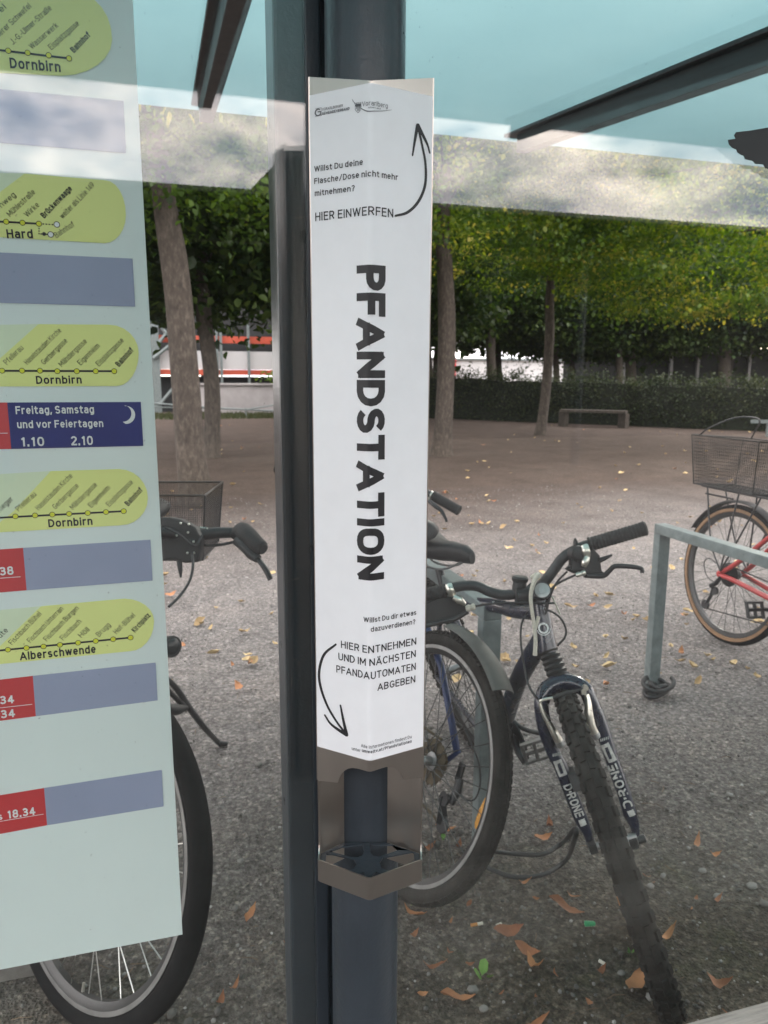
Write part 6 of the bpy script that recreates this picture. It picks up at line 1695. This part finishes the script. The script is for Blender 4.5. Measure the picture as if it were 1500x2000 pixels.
# grass strip at the wall's foot
rg = np.random.default_rng(4); nG = 5000
gxx = rg.uniform(-4, 9, nG); gyy = rg.uniform(24.5, 27.8, nG); gh = 0.05+0.12*rg.random(nG)
Vg = np.stack([np.stack([gxx-0.02, gyy, 0*gxx], 1), np.stack([gxx+0.02, gyy, 0*gxx], 1), np.stack([gxx+rg.normal(size=nG)*0.05, gyy+rg.normal(size=nG)*0.05, gh], 1)], 1).reshape(-1, 3)
o = bpy.data.objects.new('grass', raw_mesh('grass', Vg, np.full(nG, 3), np.arange(3*nG), 'hedge_leaf', np.repeat(0.6+0.4*rg.random(nG), 3))); COL.objects.link(o)
tag(o, kind='stuff')
# white building and red pillar
by = 84.0
xl_, xr_ = atY(700, 720, by).x, atY(1195, 720, by).x
zb_, zt2 = 0.0, atY(900, 703, by).z
wb2 = thing('white_building', ((xl_+xr_)/2, by, 0), 'low white building behind the dark tree trunks right of the bin', 'building')
MB().box(((xl_+xr_)/2, by+3, zt2/2), (xr_-xl_, 6, zt2)).build('wall', 'white_wall', wb2, smooth=0)
MB().box(((xl_+xr_)/2, by+2.9, zt2+0.12), (xr_-xl_+0.6, 6.6, 0.22)).build('roof_edge', 'galv', wb2, smooth=0)
pxr = atY(884, 720, by-0.5).x
MB().box((pxr, by-0.25, 1.8), (0.9, 0.4, 3.6)).build('pillar', 'red_print', wb2, smooth=0)
# pavilion
pv = 36.0
gl = thing('glass_pavilion', (atY(1350, 740, pv).x, pv, 0), 'low dark glass pavilion with white posts and white base at far right', 'building')
xl2, xr2 = atY(1205, 740, pv).x, atY(1640, 740, pv).x
zt3 = atY(1350, 690, pv).z; zb3 = atY(1350, 757, pv).z; zc3 = atY(1350, 772, pv).z
MB().box(((xl2+xr2)/2, pv+3, zt3/2), (xr2-xl2, 5.8, zt3-0.02)).build('glazing', 'shade_dark', gl, smooth=0)
MB().box(((xl2+xr2)/2, pv, (zb3-0.1)/2), (xr2-xl2, 0.4, zb3+0.1)).build('base', 'white_wall', gl, smooth=0)
for px in (1216, 1308, 1360, 1410, 1460, 1520, 1580): MB().box((atY(px, 730, pv).x, pv-0.05, zt3/2), (0.16, 0.16, zt3-0.01)).build('post', 'white_wall', gl, smooth=0)
MB().box(((xl2+xr2)/2, pv+2.8, zt3+0.12), (xr2-xl2+0.8, 6.6, 0.22)).build('roof', 'facade', gl, smooth=0)
# bench at the hedge
pA = atZ(1095, 832, 0); pB = atZ(1222, 836, 0)
fbn = thing('bench', (pA+pB)/2, 'dark backless bench in the shade in front of the hedge', 'bench')
dv = (pB-pA).normalized()
MB().bar(pA+Vector((0, 0, 0.44)), pB+Vector((0, 0, 0.44)), 0.4, 0.07).build('seat', 'dark_bark', fbn, smooth=0)
for q in (0.04, 0.96): MB().box(pA.lerp(pB, q)+Vector((0, 0, 0.19)), (0.12, 0.36, 0.42)).build('leg', 'dark_bark', fbn, smooth=0)
# blue tube seen past the red bike basket
P0 = atZ(1468, 828, 0.55); 
o = thing('blue_rail', P0, 'short blue grey rail beyond the red bike, at the right edge', 'rail')
MB().bar(atT(1466, 823, 17.5), atT(1620, 826, 17.0), 0.06, 0.08).build('rail', 'galv', o, smooth=0)
for px in (1500, 1600):
    q = atT(px, 824, 17.4); MB().tube([q, Vector((q.x, q.y, 0))], 0.03, 8).build('rail_post', 'galv', o)

# ================================================================== THE OTHER SIDE OF THE STOP (seen mirrored in the glass)
oy = -7.4
op = thing('opposite_shelter', (4, oy-1.6, 0), 'long flat roofed bus shelter across the road, mirrored in the glass', 'shelter')
MB().box((4, oy-1.6, 3.385), (40, 3.2, 0.07)).build('roof', 'beam', op, smooth=0, bevel=0.02)
MB().prism([(0.99, oy-0.02, 3.424), (1.255, oy-0.02, 3.70), (1.52, oy-0.02, 3.82), (2.3, oy-0.02, 4.1), (2.8, oy-0.02, 4.1), (3.05, oy-0.02, 3.424)], (0, -1.6, 0)).build('roof_vent', 'beam', op, smooth=0)
MB().box((4, oy-3.0, 1.8), (40, 0.08, 3.04)).build('rear_wall', 'dark_glass', op, smooth=0)
for x in range(-14, 24, 4): MB().tube([(x, oy-1.2, 0), (x, oy-1.2, 3.35)], 0.07, 12).build('column', 'paint', op)
bb = thing('office_block', (6, -34, 0), 'grey office block behind the opposite bus shelter', 'building')
MB().box((6, -38, 3.6), (70, 8, 7.2)).build('wall', 'facade', bb, smooth=0)
for k in range(17):
    for z in (1.8, 4.8): MB().box((-26+4*k, -33.97, z), (2.2, 0.1, 1.5)).build('window', 'dark_glass', bb, smooth=0)
for k, (x, y, s) in enumerate(((-9, -24, 0.9), (-4.5, -27, 0.9), (44, -22, 1.1), (54, -26, 1.2))):
    t = make_tree('street_tree', [(x, y, 0), (x, y, 2), (x+0.1, y, 4.5)], [0.22, 0.2, 0.08], (x, y, 5.4*s), cd_, md, 'street tree across the road, '+['furthest left', 'second from the left', 'second from the right', 'furthest right'][k], 'street trees across the road', 'dark_bark', 8, k+70)

# ================================================================== FALLEN LEAVES AND LITTER
def leaf_mesh(name, ln, wd, curl, twist, seed, material):
    r = random.Random(seed); V = []; n = 9; m_ = 5
    for i in range(n):
        t_ = i/(n-1)
        half = wd/2*(math.sin(PI*min(1, t_*1.02)**0.85))**0.9*(1+0.12*r.uniform(-1, 1))
        if i in (0, n-1): half = 0.0008
        for j in range(m_):
            q = j/(m_-1)*2-1
            x = (t_-0.5)*ln; y = q*half
            z = curl*ln*((t_-0.5)**2)*2.0+abs(q)*half*(0.55+twist*math.sin(t_*5+seed))+0.002*r.uniform(-1, 1)
            V.append((x, y+0.06*ln*math.sin(t_*3+seed), z+0.002))
    # stalk
    mb = MB(); mb.v = [Vector(v) for v in V]
    mb.f = [(i*m_+j, i*m_+j+1, (i+1)*m_+j+1, (i+1)*m_+j) for i in range(n-1) for j in range(m_-1)]
    me = bpy.data.meshes.new(name); me.from_pydata([tuple(v) for v in mb.v], [], mb.f); me.materials.append(M[material]); me.shade_smooth()
    return me
near_meshes = [leaf_mesh('dry_leaf', 0.085, 0.026, 0.3, 0.5, 1, 'dry_leaf'), leaf_mesh('dry_leaf', 0.075, 0.034, 0.5, 0.3, 2, 'dry_leaf'), leaf_mesh('dry_leaf', 0.055, 0.024, 0.9, 0.6, 3, 'dry_leaf'), leaf_mesh('dry_leaf', 0.07, 0.016, 0.6, 0.9, 4, 'dry_leaf')]
def put_leaf(me, p, rz, s, label, group, rx=0, ry=0):
    o = bpy.data.objects.new('fallen_leaf', me); COL.objects.link(o)
    o.location = p; o.rotation_euler = (rx, ry, rz); o.scale = (s, s, s)
    tag(o, label, 'leaf', group); return o
GN = 'dry leaves on the soil near the glass'
spec = [(1103, 1778, 0, -0.55, 1.05, 'long slender orange brown leaf left of the green scrap'), (1240, 1925, 1, 0.7, 1.05, 'broad brown leaf standing beside the mountain bike wheel'), (995, 1822, 1, -0.2, 0.95, 'large orange leaf at the head of the leaf trail in the middle of the soil'), (1032, 1862, 1, -0.8, 0.85, 'orange leaf in the middle of the leaf trail in the soil'), (1045, 1890, 2, -1.2, 0.9, 'orange brown leaf at the end of the leaf trail'),
        (893, 1955, 0, -0.1, 0.9, 'long orange leaf right of the pole foot'), (850, 1893, 3, -0.2, 0.8, 'thin tan leaf with a pointed tip right of the pole'), (1405, 1925, 2, -0.6, 0.95, 'small orange leaf near the bench corner'), (1305, 1828, 3, 0.2, 0.9, 'curled thin brown leaf right of the mountain bike wheel'), (1218, 1785, 3, 1.4, 0.9, 'narrow upright leaf left of the mountain bike wheel'),
        (1060, 1640, 1, 0.1, 0.75, 'pale tan leaf inside the cable lock loop'), (1072, 1615, 2, 1.1, 0.8, 'upright orange leaf behind the pale tan leaf'), (1360, 1650, 3, 0.6, 0.9, 'orange leaf pieces right of the mountain bike wheel'), (1395, 1672, 2, -0.2, 0.6, 'small orange leaf on the pale gravel at right'), (870, 1625, 1, -0.3, 0.8, 'orange leaf inside the dusty rear wheel'), (835, 1660, 2, 0.2, 0.8, 'orange leaf low inside the dusty rear wheel'),
        (490, 1790, 0, 1.2, 0.75, 'pale tan leaf left of the dark post'), (1050, 2000, 3, 0.0, 0.8, 'tan leaf at the bottom edge of the soil'), (1025, 1727, 3, 0.1, 0.6, 'small brown leaf below the cable lock'), (810, 1790, 3, -0.9, 0.9, 'tan withered leaf right beside the pole'), (1120, 1755, 3, -0.7, 0.5, 'small brown leaf tip above the long slender leaf'), (1172, 1900, 2, 0.4, 0.55, 'small red brown leaf near the white cigarette end'), (808, 1828, 2, 0.4, 0.5, 'tiny orange leaf right of the pole'), (1400, 1760, 3, 0.3, 0.6, 'brown leaf scrap in the gravel at right'),
        (895, 1655, 2, 0.9, 0.6, 'orange leaf scrap beside the wheel reflector'), (560, 1845, 2, 0.4, 0.5, 'small leaf beside the dark post'), (430, 1960, 2, 1.1, 0.6, 'orange leaf scrap beside the black front wheel'), (460, 1930, 3, 0.9, 0.6, 'thin leaf stalk left of the dark post')]
for k, (px, py, mi, rz, s, lab) in enumerate(spec):
    p = atZ(px, py, 0.0); p.z = 0.004
    put_leaf(near_meshes[mi], p, rz, s, lab, GN, rx=random.uniform(-0.3, 0.3), ry=random.uniform(-0.25, 0.25))
rq = random.Random(41)
for k in range(16):
    p = atZ(rq.uniform(800, 1450), rq.uniform(1690, 1985), 0.0); p.z = 0.004
    put_leaf(near_meshes[rq.choice((1, 2, 3))], p, rq.uniform(0, 6.28), rq.uniform(0.18, 0.38), 'crumbled brown leaf piece on the dark soil in front of the bicycles', 'crumbled leaf pieces on the soil', rq.uniform(-0.4, 0.4), rq.uniform(-0.4, 0.4))
yl = [leaf_mesh('yellow_leaf', 0.075, 0.05, 0.4, 0.4, 11, 'yellow_leaf'), leaf_mesh('yellow_leaf', 0.06, 0.045, 0.7, 0.3, 12, 'yellow_leaf'), leaf_mesh('yellow_leaf', 0.08, 0.03, 0.5, 0.6, 13, 'yellow_leaf'), near_meshes[1], near_meshes[2]]
rr = random.Random(17)
cnt = 0
while cnt < 255:
    px = rr.uniform(300, 1500); py = 830+rr.random()**1.5*520
    if 560 < px < 835: continue
    p = atZ(px, py, 0.0)
    if p.y > 22: continue
    p.z = 0.008; mi = rr.choice((0, 0, 1, 1, 2, 2, 3, 4))
    put_leaf(yl[mi], p, rr.uniform(0, 6.28), rr.uniform(0.5, 1.05)*(1 if p.y < 7 else 1.25), 'small withered leaf scattered on the gravel square between the bicycles and the trees', 'withered leaves scattered on the gravel', rr.uniform(-0.4, 0.4), rr.uniform(-0.4, 0.4))
    cnt += 1
# litter
def litter(px, py, name, label, build_fn, cat):
    p = atZ(px, py, 0.006); o = build_fn(p); 
    tag(o, label, cat)
g = atZ(1152, 1804, 0.006)
o = MB().tube([g-RT*0.013, g-RT*0.012, g+RT*0.010, g+RT*0.013], [0.004, 0.0065, 0.006, 0.0035], 10).build('plastic_scrap', 'green_scrap', smooth=40, origin=g)
tag(o, 'bright green plastic scrap on the soil behind the glass', 'litter')
def butt(px, py, ang, lab, with_filter=True):
    p = atZ(px, py, 0.006); d = RT*math.cos(ang)+Vector((-RT.y, RT.x, 0))*math.sin(ang)
    t = thing('cigarette_butt', p, lab, 'litter', 'cigarette ends on the soil')
    MB().tube([p, p+d*0.014], 0.0038, 10).build('paper', 'paper', t)
    if with_filter: MB().tube([p, p-d*0.016], 0.0039, 10).build('filter', 'filter', t)
butt(932, 1805, 0.25, 'cigarette end with orange filter below the dusty rear wheel')
butt(970, 1808, 0.5, 'pale crushed cigarette end next to the orange filtered one', False)
butt(1170, 1876, -0.8, 'long white cigarette end near the mountain bike wheel', False)
# little weeds
def weed(px, py, label, n, s, seed):
    p = atZ(px, py, 0.0); r = random.Random(seed); mb = MB()
    for k in range(n):
        a = r.uniform(0, 6.28); ln = s*r.uniform(0.7, 1.2); d = Vector((math.cos(a)*0.6, math.sin(a)*0.6, r.uniform(0.5, 1.0))).normalized(); sd = d.cross(Vector((0, 0, 1))).normalized()
        b = p+Vector((r.uniform(-1, 1)*s*0.3, r.uniform(-1, 1)*s*0.3, 0))
        V = [b, b+d*ln*0.35+sd*ln*0.28, b+d*ln*0.75+sd*ln*0.25, b+d*ln+Vector((0, 0, -ln*0.1)), b+d*ln*0.75-sd*ln*0.25, b+d*ln*0.35-sd*ln*0.28]
        mb.add(V, [(0, 1, 2, 3), (0, 3, 4, 5)])
    o = mb.build('weed', 'weed', smooth=0, origin=p); tag(o, label, 'weed', 'small green weeds in the soil')
weed(945, 1905, 'small green weed with two broad leaves in the soil right of the pole', 4, 0.034, 1)
weed(803, 1765, 'small green weed at the right side of the pole below the bin', 6, 0.022, 2)
weed(865, 1640, 'small green weed inside the dusty rear wheel', 5, 0.018, 3)
weed(1230, 1860, 'tiny green weed left of the mountain bike wheel contact', 4, 0.014, 4)
# stones one can pick out
for k, (px, py, s, lab) in enumerate(((1402, 1753, 0.022, 'round tan pebble in the gravel at right'), (1372, 1702, 0.020, 'flat grey pebble in the gravel at right'), (1468, 1732, 0.026, 'large grey pebble at the right edge'), (1213, 1902, 0.016, 'small white pebble left of the broad brown leaf'), (945, 1972, 0.018, 'pale grey stone right of the long orange leaf'), (792, 1748, 0.018, 'white stone beside the weed at the pole'), (245, 1905, 0.015, 'round grey stone inside the black front wheel'))):
    bm = bmesh.new(); bmesh.ops.create_icosphere(bm, subdivisions=2, radius=1.0); r = random.Random(k)
    mb = MB(); p = atZ(px, py, 0.0)
    for v in bm.verts: v.co *= 1+0.18*mnoise.noise(v.co*1.5+Vector((k*5, 0, 0)))
    bm.verts.index_update()
    mb.add([p+Vector((v.co.x*s/2*1.15, v.co.y*s/2*0.9, v.co.z*s/2*0.6+s*0.15)) for v in bm.verts], [[v.index for v in f.verts] for f in bm.faces]); bm.free()
    tag(mb.build('pebble', 'stone', smooth=180, origin=p), lab, 'pebble', 'larger pebbles in the soil')
p = atZ(20, 1915, 0)
o = MB().box((p.x-0.03, p.y+0.06, 0.02), (0.16, 0.10, 0.07)).build('kerb_block', 'stone', smooth=0, bevel=0.008, origin=(p.x, p.y, 0))
tag(o, 'grey stone block on the ground below the timetable', 'stone block')
